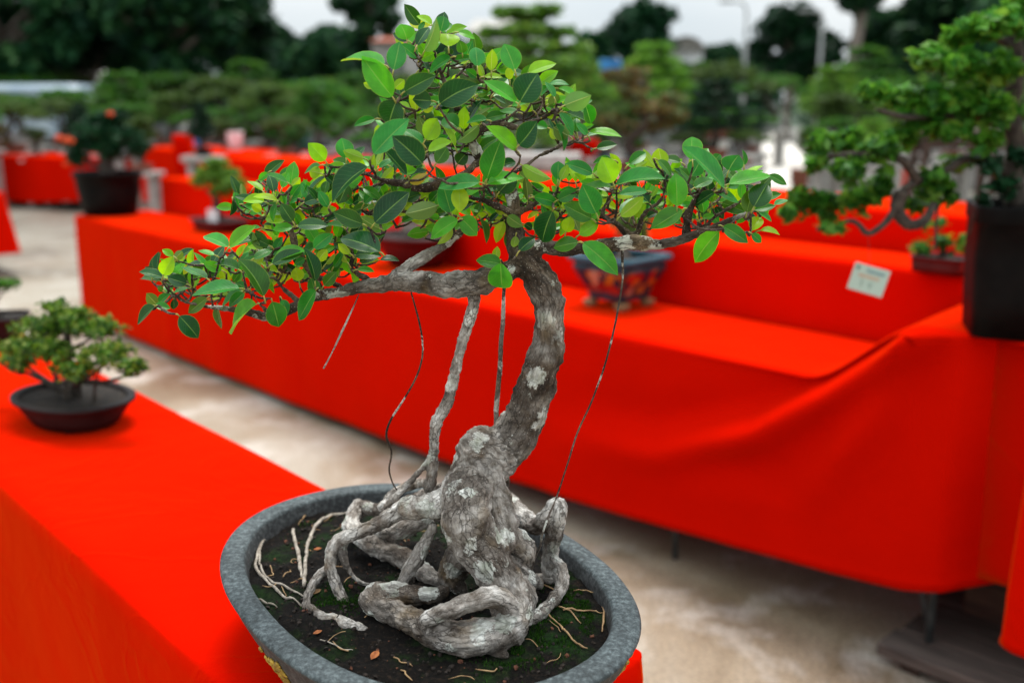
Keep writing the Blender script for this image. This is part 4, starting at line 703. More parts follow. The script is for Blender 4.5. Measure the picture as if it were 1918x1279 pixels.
def ficus_leaf():
    m, nt, b = newmat('ficus_leaf'); uv = nd(nt, 'UVMap'); uv.uv_map = 'UVMap'; sx = nd(nt, 'SeparateXYZ'); nt.links.new(uv.outputs[0], sx.inputs[0])
    def mth(op, a, b_=None, c_=None):
        n = nd(nt, 'Math'); n.operation = op
        for i, q in enumerate((a, b_, c_)):
            if q is None: continue
            if isinstance(q, (int, float)): n.inputs[i].default_value = q
            else: nt.links.new(q, n.inputs[i])
        return n.outputs[0]
    au = mth('ABSOLUTE', mth('SUBTRACT', sx.outputs['X'], .5))
    mid = ramp(nt, [(.012, (1, 1, 1)), (.03, (0, 0, 0))]); nt.links.new(au, mid.inputs['Fac'])
    edg = ramp(nt, [(.465, (0, 0, 0)), (.49, (1, 1, 1))]); nt.links.new(au, edg.inputs['Fac'])
    vein = mth('SINE', mth('MULTIPLY', mth('SUBTRACT', sx.outputs['Y'], mth('MULTIPLY', au, .55)), 62)); vr = ramp(nt, [(.92, (0, 0, 0)), (1, (.22, .22, .22))]); nt.links.new(vein, vr.inputs['Fac'])
    a = nd(nt, 'Attribute'); a.attribute_name = 'tone'
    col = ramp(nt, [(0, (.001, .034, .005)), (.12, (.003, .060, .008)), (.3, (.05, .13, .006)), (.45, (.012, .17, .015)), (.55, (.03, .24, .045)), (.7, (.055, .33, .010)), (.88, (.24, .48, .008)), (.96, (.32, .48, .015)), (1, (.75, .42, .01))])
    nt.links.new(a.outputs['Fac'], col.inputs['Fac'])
    n = nd(nt, 'TexNoise', Scale=55, Detail=3); nt.links.new(coords(nt), n.inputs['Vector']); nr = ramp(nt, [(.35, (.8, .8, .8)), (.65, (1.18, 1.18, 1.1))]); nt.links.new(n.outputs['Fac'], nr.inputs['Fac'])
    c = mixc(nt, 1.0, col.outputs[0], nr.outputs[0], 'MULTIPLY'); c = mixc(nt, vr.outputs[0], c, mixc(nt, .5, c, (.20, .38, .12))); lite = mixc(nt, .45, c, (.26, .46, .10))
    ge = nd(nt, 'NewGeometry'); und = mixc(nt, .55, c, (.17, .27, .05))
    top = mixc(nt, mid.outputs[0], c, lite); top = mixc(nt, edg.outputs[0], top, mixc(nt, .32, c, (.36, .46, .06))); cc = mixc(nt, ge.outputs['Backfacing'], top, mixc(nt, mid.outputs[0], und, (.3, .4, .1)))
    bk = nd(nt, 'TexNoise', Scale=38, Detail=2); nt.links.new(coords(nt), bk.inputs['Vector']); br_ = ramp(nt, [(.735, (0, 0, 0)), (.755, (1, 1, 1))]); nt.links.new(bk.outputs['Fac'], br_.inputs['Fac']); cc = mixc(nt, br_.outputs[0], cc, (.12, .05, .02))
    nt.links.new(cc, b.inputs['Base Color']); b.inputs['Roughness'].default_value = .3; b.inputs['Specular IOR Level'].default_value = .3; b.inputs['Coat Weight'].default_value = .0; b.inputs['Coat Roughness'].default_value = .25
    h = mth('ADD', mth('MULTIPLY', mid.outputs[0], -1.0), mth('MULTIPLY', vein, .07)); bump(nt, b, h, .35, .0006)
    tr = nd(nt, 'BsdfTranslucent'); hs = nd(nt, 'HueSaturation', Value=1.8, Saturation=1.1, Hue=.475); nt.links.new(cc, hs.inputs['Color']); nt.links.new(hs.outputs[0], tr.inputs['Color'])
    ms = nd(nt, 'MixShader'); trf = ramp(nt, [(0, (.12, .12, .12)), (.5, (.36, .36, .36)), (1, (.5, .5, .5))]); nt.links.new(a.outputs['Fac'], trf.inputs['Fac']); nt.links.new(trf.outputs[0], ms.inputs[0])
    nt.links.new(b.outputs[0], ms.inputs[1]); nt.links.new(tr.outputs[0], ms.inputs[2]); nt.links.new(ms.outputs[0], nt.nodes['Material Output'].inputs['Surface']); return m
NL_ = len(LFs)
# ---- twigs: every leaf is joined to the nearest wood
NP = np.array([n[0] for n in NODES]); NRd = np.array([n[1] for n in NODES])
order = sorted(range(len(leaves)), key=lambda i: np.min(np.linalg.norm(NP - leaves[i][0], axis=1)))
tw = MB(); pet = MB(); P = NP.copy()
for i in order:
    b, d = leaves[i][0], leaves[i][1]; st = b - d * .006 + np.array((0, 0, -.002))
    dist = np.linalg.norm(P - st, axis=1) + np.maximum(0, P[:, 2] - st[2]) * .6; j = int(np.argmin(dist)); a = P[j]; ln = np.linalg.norm(st - a)
    pet.tube([st, (st + b) / 2 + np.array((0, 0, .0008)), b + d * .001], [.0011, .0009, .0007], 5)
    if ln < .004: continue
    k = max(2, int(ln / .012)); pts = [a + (st - a) * t for t in np.linspace(0, 1, k + 1)]
    for q in range(1, k): pts[q] = pts[q] + np.array(noise.noise_vector(Vector(pts[q]) * 50)) * .16 * ln * .5 + np.array((0, 0, -.12 * ln * math.sin(math.pi * q / k)))
    Q, q = smoothpath(pts, np.linspace(.0016, .0011, len(pts)), 3); tw.tube(Q, q, 6, wob=.25); P = np.vstack([P, Q[2:]])
o = tw.build('twig', M['twig'], bon, smooth=True, world=True); attr(o, 'tone', np.zeros(len(o.data.vertices)))
M['petiole'] = noise_mat('petiole_green', (.18, .22, .03), (.35, .30, .06), 80, .5, 0)
for v_, in zip(pet.v): LVs.append(v_); LUV.extend([(.5, .5)] * len(v_)); LTN.extend([.6] * len(v_))
LFs += [tuple(i + n_leaf for i in q) for q in pet.f]
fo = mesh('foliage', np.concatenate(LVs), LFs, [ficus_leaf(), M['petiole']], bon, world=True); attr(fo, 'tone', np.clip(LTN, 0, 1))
fo.data.polygons.foreach_set('material_index', [0] * NL_ + [1] * (len(LFs) - NL_))
uvl = fo.data.uv_layers.new(name='UVMap'); idx = np.zeros(len(fo.data.loops), int); fo.data.loops.foreach_get('vertex_index', idx); uvl.data.foreach_set('uv', np.array(LUV)[idx].ravel())

# ---- fallen bits lying on the soil
def litter(name, px, py, size, ang, mat, label, cat='fallen leaf', curl=.8):
    p = at_z(px, py, SOIL + .008); l_ = p - PC; z = PC[2] + soil_h(l_[0], l_[1]) + .002; g = random.Random(px); V = []; F_ = []
    for k in range(9):
        t = k / 8; w_ = size * .5 * math.sin(math.pi * min(1, t * .97 + .02)) ** .7
        for u in (-1, -.4, 0, .4, 1): V.append(((t - .5) * size * 2 * (1 - .1 * abs(u)), u * w_, abs(u) * w_ * .6 + curl * size * (t - .5) ** 2 + g.uniform(0, .0006)))
    for k in range(8):
        for j in range(4): F_.append((k * 5 + j, k * 5 + j + 1, (k + 1) * 5 + j + 1, (k + 1) * 5 + j))
    o = mesh(name, V, F_, mat); o.location = (p[0], p[1], z); o.rotation_euler = (.15, -.1, ang); md = o.modifiers.new('t', 'SOLIDIFY'); md.thickness = .0006
    return tag(o, label, cat, 'fallen leaves on the soil')
M['dry_orange'] = noise_mat('dry_orange_leaf', (.22, .06, .015), (.5, .17, .04), 90, .7, .3, .001); M['dry_brown'] = noise_mat('dry_brown_leaf', (.10, .05, .02), (.28, .17, .07), 90, .8, .3, .001)
litter('fallen_leaf', 595, 1188, .006, .5, M['dry_orange'], 'small orange fallen leaf on bare soil left of the roots'); litter('fallen_leaf', 702, 1230, .009, 1.2, M['dry_orange'], 'crumpled rusty orange leaf near the front rim of the big pot')
litter('fallen_leaf', 592, 1112, .008, .7, M['dry_brown'], 'dry buff leaf between the arching root and the moss'); litter('fallen_leaf', 466, 1044, .006, 1.3, M['leaf_bright'], 'tiny fresh green leaf against the left inner rim', curl=.3)
litter('fallen_leaf', 1063, 1040, .005, .3, M['dry_orange'], 'small reddish leaf scrap behind the right arching root'); litter('fallen_leaf', 595, 1025, .006, .1, M['dry_orange'], 'orange brown leaf scrap left of the grey root bend')
# ================================================================== THE OTHER BONSAI
def lathe(prof, seg=40, ex=1, ey=1, e=2.0):
    a = np.arange(seg) * 2 * math.pi / seg; c, s_ = np.cos(a), np.sin(a); k = (np.abs(c) ** e + np.abs(s_) ** e) ** (-1 / e); V = []
    for r_, z in prof: V.append(np.c_[r_ * ex * k * c, r_ * ey * k * s_, np.full(seg, z)])
    n = len(prof); f = [(j * seg + i, j * seg + (i + 1) % seg, (j + 1) * seg + (i + 1) % seg, (j + 1) * seg + i) for j in range(n - 1) for i in range(seg)]
    f.append(tuple(range(seg - 1, -1, -1))); return np.concatenate(V), f
def pot_parts(root, w, d, h, mat, e=2.2, taper=.7, rim=.03, seg=44, z0=.0, feet=True, lip=.05):
    r = w / 2; fz = .08 * h if feet else 0
    prof = [(r * taper * .9, fz), (r * taper, fz), (r * (taper + .35 * (1 - taper)), fz + h * .3), (r * (taper + .7 * (1 - taper)), fz + h * .6), (r * .97, h * .86), (r * (1 + .0), h * .87), (r * (1 + lip * .5), h * .88), (r * (1 + lip * .5), h * .985), (r * (1 + lip * .3), h), (r * (1 - rim * 2), h), (r * (1 - rim * 2.4), h * .985), (r * (1 - rim * 2.6), h * .9), (r * (1 - rim * 3), h * .8)]
    v, f = lathe(prof, seg, 1, d / w, e); v[:, 2] += z0; p = mesh('pot', v, f, mat, root)
    v, f = lathe([(.001, h * .93), (r * .4, h * .92), (r * .8, h * .89), (r * (1 - rim * 2.6), h * .87)], seg, 1, d / w, e); v[:, 2] += z0 + np.array([.01 * h * noise.noise(Vector(q) * 30) for q in v]); f = f[:-1]; mesh('soil', v, f, M['soil_bg'], root)
    if feet:
        for k in range(4):
            a = math.pi / 4 + k * math.pi / 2; MB().box((math.cos(a) * r * taper * .75, math.sin(a) * r * taper * .75 * d / w, z0 + fz / 2), (w * .12, w * .08, fz * 1.02), rz=a, bev=.002).build('foot', mat, root)
    return p
def bonsai(name, loc, rz, label, pot, trunk, pads, leaf, ls, seed, tmat='bark_dark', group=None, tr_r=.03, flowers=None, cat='bonsai', up=.5):
    root = empty(name, loc, rz, label=label, cat=cat, group=group)
    if pot: pot_parts(root, *pot[:3], M[pot[3]], **(pot[4] if len(pot) > 4 else {}))
    h = pot[2] * .9 if pot else 0; m = MB(); P = [(x, y, z + h) for x, y, z in trunk]
    Q, q = smoothpath(P, np.linspace(tr_r, tr_r * .35, len(P)), 5); m.tube(Q, q, 10, wob=.18)
    pp = []; g = random.Random(seed)
    for c, r_, n in pads:
        c = np.array(c, float) + (0, 0, h); pp.append((c, r_, n)); k = int(np.argmin(np.linalg.norm(Q - (c - np.array((0, 0, .06))), axis=1))); a = Q[k]
        mid = (a + c) / 2 + np.array((g.uniform(-1, 1), g.uniform(-1, 1), -.6)) * .12 * np.linalg.norm(c - a); B, b_ = smoothpath([a, mid, c - np.array((0, 0, r_[2] * .5))], [q[k] * .6, q[k] * .35, q[k] * .15], 4); m.tube(B, b_, 7, wob=.2)
        for t in range(4):
            e = c + np.array((g.uniform(-1, 1) * r_[0], g.uniform(-1, 1) * r_[1], 0)) * .7; B2, b2 = smoothpath([B[-2], (B[-2] + e) / 2 - (0, 0, .01), e], [q[k] * .2, q[k] * .12, q[k] * .05], 3); m.tube(B2, b2, 5)
    m.build('trunk', M[tmat], root, smooth=True); crown('crown', pp, ls, seed, M[leaf], root, up=up)
    if flowers:
        for (x, y, z, r_, mt) in flowers:
            V, Fx, A_ = leafcloud([((x, y, z + h), (r_, r_, r_ * .8), 60)], r_ * .5, seed + 3); mesh('flower', V, Fx, M[mt], root, smooth=False)
    return root
# ---- small bonsai, left, on the nearest red cloth
P0 = sn(-2.30, .735, .792)
SC_ = 1.4; pads = [((-.05, 0, .145), (.07, .06, .022), 320), ((.05, .02, .155), (.065, .05, .02), 300), ((.0, .01, .175), (.05, .05, .018), 220), ((-.115, .0, .09), (.055, .05, .022), 260), ((.11, .0, .115), (.055, .05, .024), 260), ((.0, -.03, .11), (.08, .04, .024), 260), ((-.17, -.01, .075), (.035, .03, .016), 110), ((.16, .01, .095), (.03, .03, .018), 110), ((.08, -.04, .085), (.05, .03, .02), 150), ((-.07, -.05, .075), (.05, .03, .018), 130), ((-.03, .0, .195), (.03, .03, .012), 80)]
pads = [((c[0] * SC_, c[1] * SC_, c[2] * 1.06), tuple(q * SC_ for q in r_), int(n * 2.2)) for c, r_, n in pads]
rt = bonsai('potted_bonsai', P0, -.62, 'small spreading bonsai with several thin stems in a dark oval pot, near left', (.305, .23, .065, 'pot_dark', dict(rim=.045, taper=.72)),
       [(0, 0, -.01), (.005, 0, .04), (-.005, 0, .08), (0, 0, .13), (0, 0, .17)], pads, 'leaf_yellow', .0078, 41, tr_r=.017)
for x, y, tx, ty in ((-.05, .0, -.07, .0), (-.075, .01, -.11, 0), (-.03, -.02, -.02, -.03), (.03, .0, .07, -.02), (.055, .02, .09, .02), (.02, -.03, .05, -.04), (.08, .0, .10, .0)):
    Q, q = smoothpath([(x, y, .05), (x * 1.1, y, .085), (tx, ty, .135)], [.0042, .003, .002], 4); v, f = tube(Q, q, 7, True, .2); mesh('stem', v, f, M['bark_dark'], rt)
# ---- left edge: dark pot and tiny foliage
p = at_z(4, 640, .792); bonsai('potted_bonsai', (p[0], p[1], .792), .2, 'dark flared pot cut off by the left edge, tiny dark foliage above it', (.155, .155, .085, 'pot_dark', dict(e=5, taper=.6)), [(0, 0, 0), (-.02, 0, .06), (.01, 0, .10)], [((.03, 0, .10), (.055, .05, .022), 420), ((-.03, 0, .11), (.05, .04, .02), 260)], 'leaf_green', .006, 43, tr_r=.012)
# ---- black tub with the flowering bush at the left end of the long cloth
p = sn(-7.12, 2.66, .757)
pads = [((.0, 0, .30), (.20, .18, .08), 700), ((-.16, 0, .22), (.13, .13, .08), 500), ((.15, 0, .26), (.13, .13, .08), 500), ((.08, 0, .40), (.12, .12, .06), 400), ((-.05, .05, .36), (.12, .12, .07), 350), ((.24, 0, .18), (.09, .09, .07), 250), ((-.2, 0, .12), (.08, .08, .07), 220), ((.05, -.05, .18), (.15, .1, .08), 300)]; pads = [(c, r_, int(n * 1.4)) for c, r_, n in pads]
bonsai('potted_bonsai', p, 0, 'dark bush with orange flowers in a tall black tub on the long cloth', (.44, .44, .30, 'pot_black', dict(taper=.78, feet=False, lip=.06)), [(0, 0, 0), (.0, 0, .1), (.01, 0, .25), (.02, 0, .35)], pads, 'leaf_dark', .022, 44, tr_r=.06,
       flowers=[(-.27, -.08, .26, .025, 'flower_orange'), (-.19, -.12, .24, .032, 'flower_orange'), (.1, -.1, .42, .02, 'flower_orange'), (-.24, -.1, .08, .018, 'flower_orange')])
# ---- round headed little tree in the flat reddish pot
p = sn(-5.72, 2.79, .757)
r0 = bonsai('potted_bonsai', p, -.75, 'little round headed bonsai with orange tinted leaves in a flat red brown pot', (.36, .24, .07, 'pot_maroon', dict(e=6, taper=.85)), [(0, 0, 0), (-.02, 0, .09), (0, 0, .17), (0, 0, .22)],
       [((0, 0, .27), (.17, .16, .07), 900), ((-.17, 0, .23), (.10, .09, .045), 350), ((.17, 0, .22), (.11, .10, .05), 400), ((.08, -.03, .18), (.09, .08, .04), 300), ((0, 0, .34), (.09, .09, .04), 300)], 'leaf_bright', .016, 45, tr_r=.03, flowers=[(.1, -.04, .17, .02, 'flower_orange'), (.13, 0, .2, .014, 'flower_orange')])
b_ = MB().box(tuple(sn(-5.66, 2.72, .845)), (.07, .006, .10), rz=-.3, bev=.001).build('name_card', M['white_paint']); tag(b_, 'pale upright card standing in the flat red brown pot', 'card')
# ---- maroon pot behind the left branch
p = at_z(775, 506, .757); bonsai('potted_bonsai', (p[0], p[1] + .12, .757), -.75, 'thick trunked bonsai in a maroon bowl behind the left branch of the big one', (.42, .36, .155, 'pot_maroon', dict(taper=.62, e=2.3)), [(0, 0, 0), (-.04, 0, .06), (.0, 0, .14), (.03, 0, .2)],
       [((0, .05, .22), (.14, .12, .04), 300), ((-.12, .05, .18), (.08, .08, .03), 160)], 'leaf_olive', .014, 46, tr_r=.05, tmat='bark_grey')
# ---- blue glazed square pot
def glazed():
    m, nt, b = newmat('blue_glaze_painted'); co = coords(nt, 'Object'); sx = nd(nt, 'SeparateXYZ'); nt.links.new(co, sx.inputs[0])
    v = nd(nt, 'TexVoronoi', Scale=26); va = nd(nt, 'VectorMath'); va.operation = 'MULTIPLY_ADD'; va.inputs[1].default_value = (.03,) * 3; n = nd(nt, 'TexNoise', Scale=25, Detail=2); nt.links.new(co, n.inputs['Vector']); nt.links.new(n.outputs['Color'], va.inputs[0]); nt.links.new(co, va.inputs[2]); nt.links.new(va.outputs[0], v.inputs['Vector'])
    sc = nd(nt, 'SeparateColor'); nt.links.new(v.outputs['Color'], sc.inputs[0]); r = ramp(nt, [(.0, (.22, .012, .01)), (.22, (.36, .13, .01)), (.40, (.008, .025, .045)), (.72, (.32, .02, .01)), (.84, (.38, .17, .02)), (.95, (.4, .25, .15))], 'CONSTANT'); nt.links.new(sc.outputs[0], r.inputs['Fac'])
    a = nd(nt, 'Attribute'); a.attribute_name = 'panel'; nb = ramp(nt, [(.35, (.003, .014, .022)), (.65, (.012, .05, .07))]); nt.links.new(n.outputs['Fac'], nb.inputs['Fac'])
    tp = nd(nt, 'Attribute'); tp.attribute_name = 'lip'; c = mixc(nt, a.outputs['Fac'], nb.outputs[0], r.outputs[0]); c = mixc(nt, tp.outputs['Fac'], c, (.02, .08, .11))
    nt.links.new(c, b.inputs['Base Color']); b.inputs['Roughness'].default_value = .4; b.inputs['Specular IOR Level'].default_value = .25; return m
pb = at_z(1160, 592, .757); X0 = at_z(1159, 572, .757); q1 = empty('potted_bonsai', X0, rz=-.82 + .04, label='green stump in a blue glazed square pot with painted red and yellow panels', cat='bonsai')
prof = [(.56, .022), (.60, .024), (.62, .035), (.66, .05), (.80, .075), (.92, .098), (.94, .108), (.90, .118), (.93, .123), (1.04, .126), (1.06, .134), (1.03, .140), (.86, .140), (.84, .136), (.84, .115)]
half = .142; m_ = 9; ring = []
for k in range(4):
    for j in range(m_): ring.append((k, -1 + 2 * j / m_))
V = []; pan = []; lipv = []
for r_, z in prof:
    for k, u in ring:
        a = k * math.pi / 2; x, y = half * r_, half * r_ * u; z = z * 1
        cx = 1 - .05 * (abs(u) > .95); x *= cx; y *= cx
        V.append((x * math.cos(a) - y * math.sin(a), x * math.sin(a) + y * math.cos(a), z * 1.42)); pan.append(1.0 if abs(u) < .8 and .048 < z < .1 else 0.); lipv.append(1.0 if z > .124 else 0.)
nr = len(ring); f = [(j * nr + i, j * nr + (i + 1) % nr, (j + 1) * nr + (i + 1) % nr, (j + 1) * nr + i) for j in range(len(prof) - 1) for i in range(nr)]; f.append(tuple(range(nr - 1, -1, -1)))
po = mesh('pot', V, f, glazed(), q1, smooth=False); attr(po, 'panel', pan); attr(po, 'lip', lipv)
M['foot_tan'] = noise_mat('foot_tan', (.18, .12, .05), (.3, .2, .09), 40, .6, .2, .001)
for k in range(4):
    a = math.pi / 4 + k * math.pi / 2; MB().box((math.cos(a) * .108, math.sin(a) * .108, .013), (.04, .04, .026), rz=a + math.pi / 4, bev=.006, top=1.25).build('foot', M['foot_tan'], po)
MB().box((0, 0, .160), (.236, .236, .02), bev=.004).build('soil', M['soil_bg'], q1)
Q, q = smoothpath([(.01, .01, .14), (.02, .01, .16), (.0, .02, .22), (.03, .02, .3)], [.036, .028, .022, .014], 5); v, f = tube(Q, q, 12, True, .25); mesh('trunk', v, f, M['bark_grey'], q1)
crown('crown', [((.02, .02, .31), (.10, .09, .05), 300), ((.08, .0, .27), (.05, .05, .03), 100)], .014, 48, M['leaf_olive'], q1)
# ---- small red brown rectangular pot on the second step at the right
p = at_z(1772, 515, 1.003); bonsai('potted_bonsai', (p[0], p[1] + .05, 1.003), -.8, 'low leafy plant in a rectangular red brown pot beside the tall black pot', (.155, .10, .05, 'pot_maroon', dict(e=7, taper=.92, feet=False)), [(0, 0, 0), (.01, 0, .04), (0, 0, .07)],
       [((-.06, .0, .02), (.045, .03, .03), 34), ((.0, -.02, .05), (.06, .03, .03), 34), ((.06, 0, .05), (.04, .04, .04), 30), ((-.02, 0, .1), (.04, .04, .025), 20)], 'leaf_green', .017, 49, tr_r=.01)
# ---- tall black pot and its big bonsai at the right
RB = at_z(1905, 640, .955); RB = np.array((RB[0] + .06, RB[1] + .12, .955)); rb = empty('potted_bonsai', RB, rz=-.3, label='large bonsai with layered leaf pads in a tall black square pot at the right edge', cat='bonsai')
pot_parts(rb, .27, .27, .315, M['pot_black'], e=9, taper=.88, feet=False, lip=.02)
def RP(px, py, dy=0): return at_y(px, py, RB[1] + dy) 
mb = MB()
for pts, r0, r1 in (([(1905, 385, 0), (1895, 330, 0), (1905, 270, 0), (1890, 210, 0), (1905, 140, 0), (1900, 60, 0), (1880, 20, 0)], .030, .012), ([(1895, 330, 0), (1850, 300, -.03), (1805, 300, -.05), (1765, 325, -.06), (1720, 340, -.08), (1688, 360, -.09), (1668, 405, -.1), (1640, 432, -.1), (1622, 436, -.1), (1605, 418, -.1), (1585, 415, -.1), (1560, 432, -.1), (1530, 430, -.1)], .012, .004),
    ([(1720, 340, -.08), (1690, 300, -.1), (1640, 290, -.1), (1580, 290, -.1), (1540, 300, -.1)], .012, .004), ([(1905, 240, 0), (1860, 225, -.02), (1780, 215, -.04), (1700, 220, -.05), (1640, 205, -.06)], .016, .004), ([(1905, 150, 0), (1850, 130, 0), (1780, 125, 0), (1720, 120, 0)], .014, .004), ([(1905, 90, 0), (1860, 70, 0), (1790, 62, 0)], .012, .004),
    ([(1690, 360, -.09), (1680, 385, -.09), (1690, 412, -.09), (1712, 422, -.09), (1735, 410, -.09), (1750, 380, -.08)], .017, .010), ([(1765, 325, -.06), (1755, 400, -.06), (1752, 470, -.06)], .004, .003), ([(1850, 300, -.03), (1835, 360, -.03), (1815, 440, -.03)], .003, .002)):
    Q, q = smoothpath([RP(*a) for a in pts], np.linspace(r0, r1, len(pts)), 5); mb.tube(Q, q, 9, wob=.25)
mb.build('trunk', M['bark_dark'], rb, smooth=True, world=True)
for zone, lm, sd in (([(1860, 50, 65, 30, 150), (1800, 70, 45, 22, 90), (1905, 30, 40, 35, 110), (1745, 110, 45, 28, 110), (1800, 125, 60, 32, 150), (1870, 130, 55, 36, 150)], 'leaf_fresh', 1),
      ([(1640, 175, 32, 22, 80), (1690, 190, 45, 30, 130), (1750, 195, 50, 38, 150), (1810, 195, 50, 42, 140), (1870, 210, 50, 40, 110), (1720, 235, 40, 18, 60), (1780, 250, 50, 20, 60), (1845, 265, 40, 30, 60)], 'leaf_fresh', 2),
      ([(1540, 270, 32, 26, 90), (1590, 270, 42, 34, 140), (1650, 285, 42, 36, 120), (1695, 260, 30, 22, 60), (1590, 320, 45, 25, 90), (1530, 310, 25, 22, 40)], 'leaf_fresh', 3),
      ([(1500, 380, 36, 32, 70), (1550, 390, 42, 34, 90), (1610, 375, 42, 30, 90), (1650, 350, 30, 30, 50), (1475, 400, 18, 18, 22), (1560, 430, 34, 12, 22)], 'leaf_fresh', 4),
      ([(1745, 345, 36, 36, 60), (1775, 370, 22, 25, 26), (1715, 385, 40, 16, 36), (1790, 310, 40, 20, 34)], 'leaf_fresh', 5), ([(1880, 355, 36, 28, 40), (1850, 310, 30, 25, 26), (1905, 300, 20, 30, 30), (1840, 380, 20, 20, 12)], 'leaf_dark', 6)):
    pd = []
    for x, y, rx, ry, n in zone: c = RP(x, y, random.Random(x + y).uniform(-.12, .05)); s_ = c[1] / F; pd.append((c, (rx * s_, rx * s_ * 1.0, ry * s_), int(n * 1.9)))
    v, f, a = leafcloud(pd, .0165, 60 + sd, up=.9, asp=.62); o = mesh('leaf_pad', v, f, M[lm], rb, smooth=False, world=True); attr(o, 'rnd', a)
# unseen extra crown pads above and to the right, added to shade the red cloth
pd = [(np.array((RB[0] + x, RB[1] + y, z)), (.22, .24, .07), 420) for x, y, z in ((.25, 0, 1.5), (.55, -.15, 1.55), (.3, -.3, 1.62), (.15, .1, 1.85), (.5, .1, 1.9), (.2, -.2, 2.0), (.1, .15, 2.15), (.45, -.35, 1.78), (.7, .1, 1.7), (.0, -.12, 1.98), (-.1, .1, 2.1))]
v, f, a = leafcloud(pd, .0165, 99, up=.9, asp=.62); o = mesh('leaf_pad', v, f, M['leaf_fresh'], rb, smooth=False, world=True); attr(o, 'rnd', a)
# price card on a thread
c = RP(1627, 524, -.10); g_ = c[1] / F; tg = empty('hanging_tag', c, label='pale green paper tag hanging on a thread from the right bonsai branch', cat='tag'); tg.rotation_euler = (R(-4), R(14.5), R(-14))
m, nt, b = newmat('tag_paper'); b.inputs['Base Color'].default_value = (.40, .52, .44, 1); b.inputs['Roughness'].default_value = .5
W_, H_ = 66 * g_, 52 * g_; MB().box((0, 0, 0), (W_, .0012, H_), bev=.0004).build('card', m, tg)
def flat(n, c): m, nt, b = newmat(n); b.inputs['Base Color'].default_value = c + (1,); return m
ink = flat('ink_blue', (.10, .22, .26)); ora = flat('ink_orange', (.5, .3, .18)); blk = flat('ink_grey', (.10, .19, .14)); grn = flat('ink_green', (.02, .10, .07))
a = MB()
for k in range(8): a.box((-.10 * W_ + k * .065 * W_, -.0011, .30 * H_), (.045 * W_, .0006, .10 * H_))
a.build('print_line', ink, tg); a = MB()
for k in range(7): a.box((-.27 * W_ + k * .085 * W_, -.0011, .09 * H_), (.06 * W_, .0006, .11 * H_))
a.build('print_line', ora, tg); MB().box((-.38 * W_, -.0011, .34 * H_), (.07 * W_, .0006, .15 * H_)).build('emblem', grn, tg); a = MB()
for P in ([(-.2, -.08), (-.13, -.07), (-.17, -.17), (-.12, -.22), (-.2, -.3)], [(.06, -.1), (.02, -.2), (.12, -.2)], [(.12, -.08), (.09, -.3)]): a.tube([(x * W_, -.0011, y * H_) for x, y in P], .0006, 5)
a.build('handwriting', blk, tg); th = MB(); top = np.array(RP(1626, 440, -.10)) - c; th.tube([(0, 0, H_ / 2 - .002), (top[0] + .001, top[1], top[2])], .0005, 5)
o = th.build('thread', M['bark_dark'], tg); o.rotation_euler = tg.rotation_euler.to_quaternion().inverted().to_euler()

# ================================================================== GARDEN OF LARGE BONSAI BEHIND
def proto(kind, seed):
    g = random.Random(seed); P = []
    if kind == 'layered':
        tr = [(0, 0, 0), (.08, 0, .25), (-.02, .0, .5), (.02, 0, .75), (0, 0, .95)]
        for z, w_ in ((.33, .46), (.48, .52), (.62, .44), (.77, .34), (.92, .24)):
            for k in range(4): a = k * 1.57 + z * 9; P.append(((math.cos(a) * w_ * .6, math.sin(a) * w_ * .6, z + g.uniform(-.02, .02)), (w_ * .62, w_ * .58, .065), 260))
    elif kind == 'wide':
        tr = [(0, 0, 0), (-.1, 0, .15), (.05, 0, .35), (0, 0, .55)]
        for k in range(12): a = g.uniform(0, 6.28); r_ = g.uniform(.1, .6); P.append(((math.cos(a) * r_, math.sin(a) * r_ * .7, .78 - r_ * .45 + g.uniform(-.04, .04)), (.26, .24, .10), 300))
    elif kind == 'cone':
        tr = [(0, 0, 0), (.02, 0, .3), (0, 0, .6), (0, 0, .9)]
        for k in range(12): z = .25 + .06 * k; w_ = (1 - z) * .42 + .05; a = k * 2.4; P.append(((math.cos(a) * w_ * .5, math.sin(a) * w_ * .5, z), (w_ * .9, w_ * .9, .09), 260))
    elif kind == 'round':
        tr = [(0, 0, 0), (.03, 0, .3), (0, 0, .55)]
        for k in range(9): a = g.uniform(0, 6.28); r_ = g.uniform(0, .25); P.append(((math.cos(a) * r_, math.sin(a) * r_, .65 + g.uniform(-.12, .22)), (.24, .24, .15), 320))
    elif kind == 'loose':
        tr = [(0, 0, 0), (.14, 0, .2), (-.08, 0, .42), (.06, 0, .62), (0, 0, .85)]
        for k in range(14): a = g.uniform(0, 6.28); r_ = g.uniform(.1, .42); P.append(((math.cos(a) * r_, math.sin(a) * r_, .35 + .045 * k), (.18, .17, .08), 170))
    return tr, P
SPECIES = {'layered_bright': ('layered', 'leaf_bright', 'pot_grey', .03), 'layered_green': ('layered', 'leaf_green', 'pot_dark', .03), 'wide_olive': ('wide', 'leaf_olive', 'pot_clay', .03), 'wide_green': ('wide', 'leaf_green', 'pot_grey', .03),
           'cone_dark': ('cone', 'leaf_dark', 'pot_dark', .035), 'round_olive': ('round', 'leaf_olive', 'pot_clay', .03), 'loose_brown': ('loose', 'leaf_brown', 'pot_clay', .04), 'pine_dark': ('layered', 'leaf_dark', 'pot_clay', .028), 'loose_green': ('loose', 'leaf_green', 'pot_teal', .035)}
MADE = {}
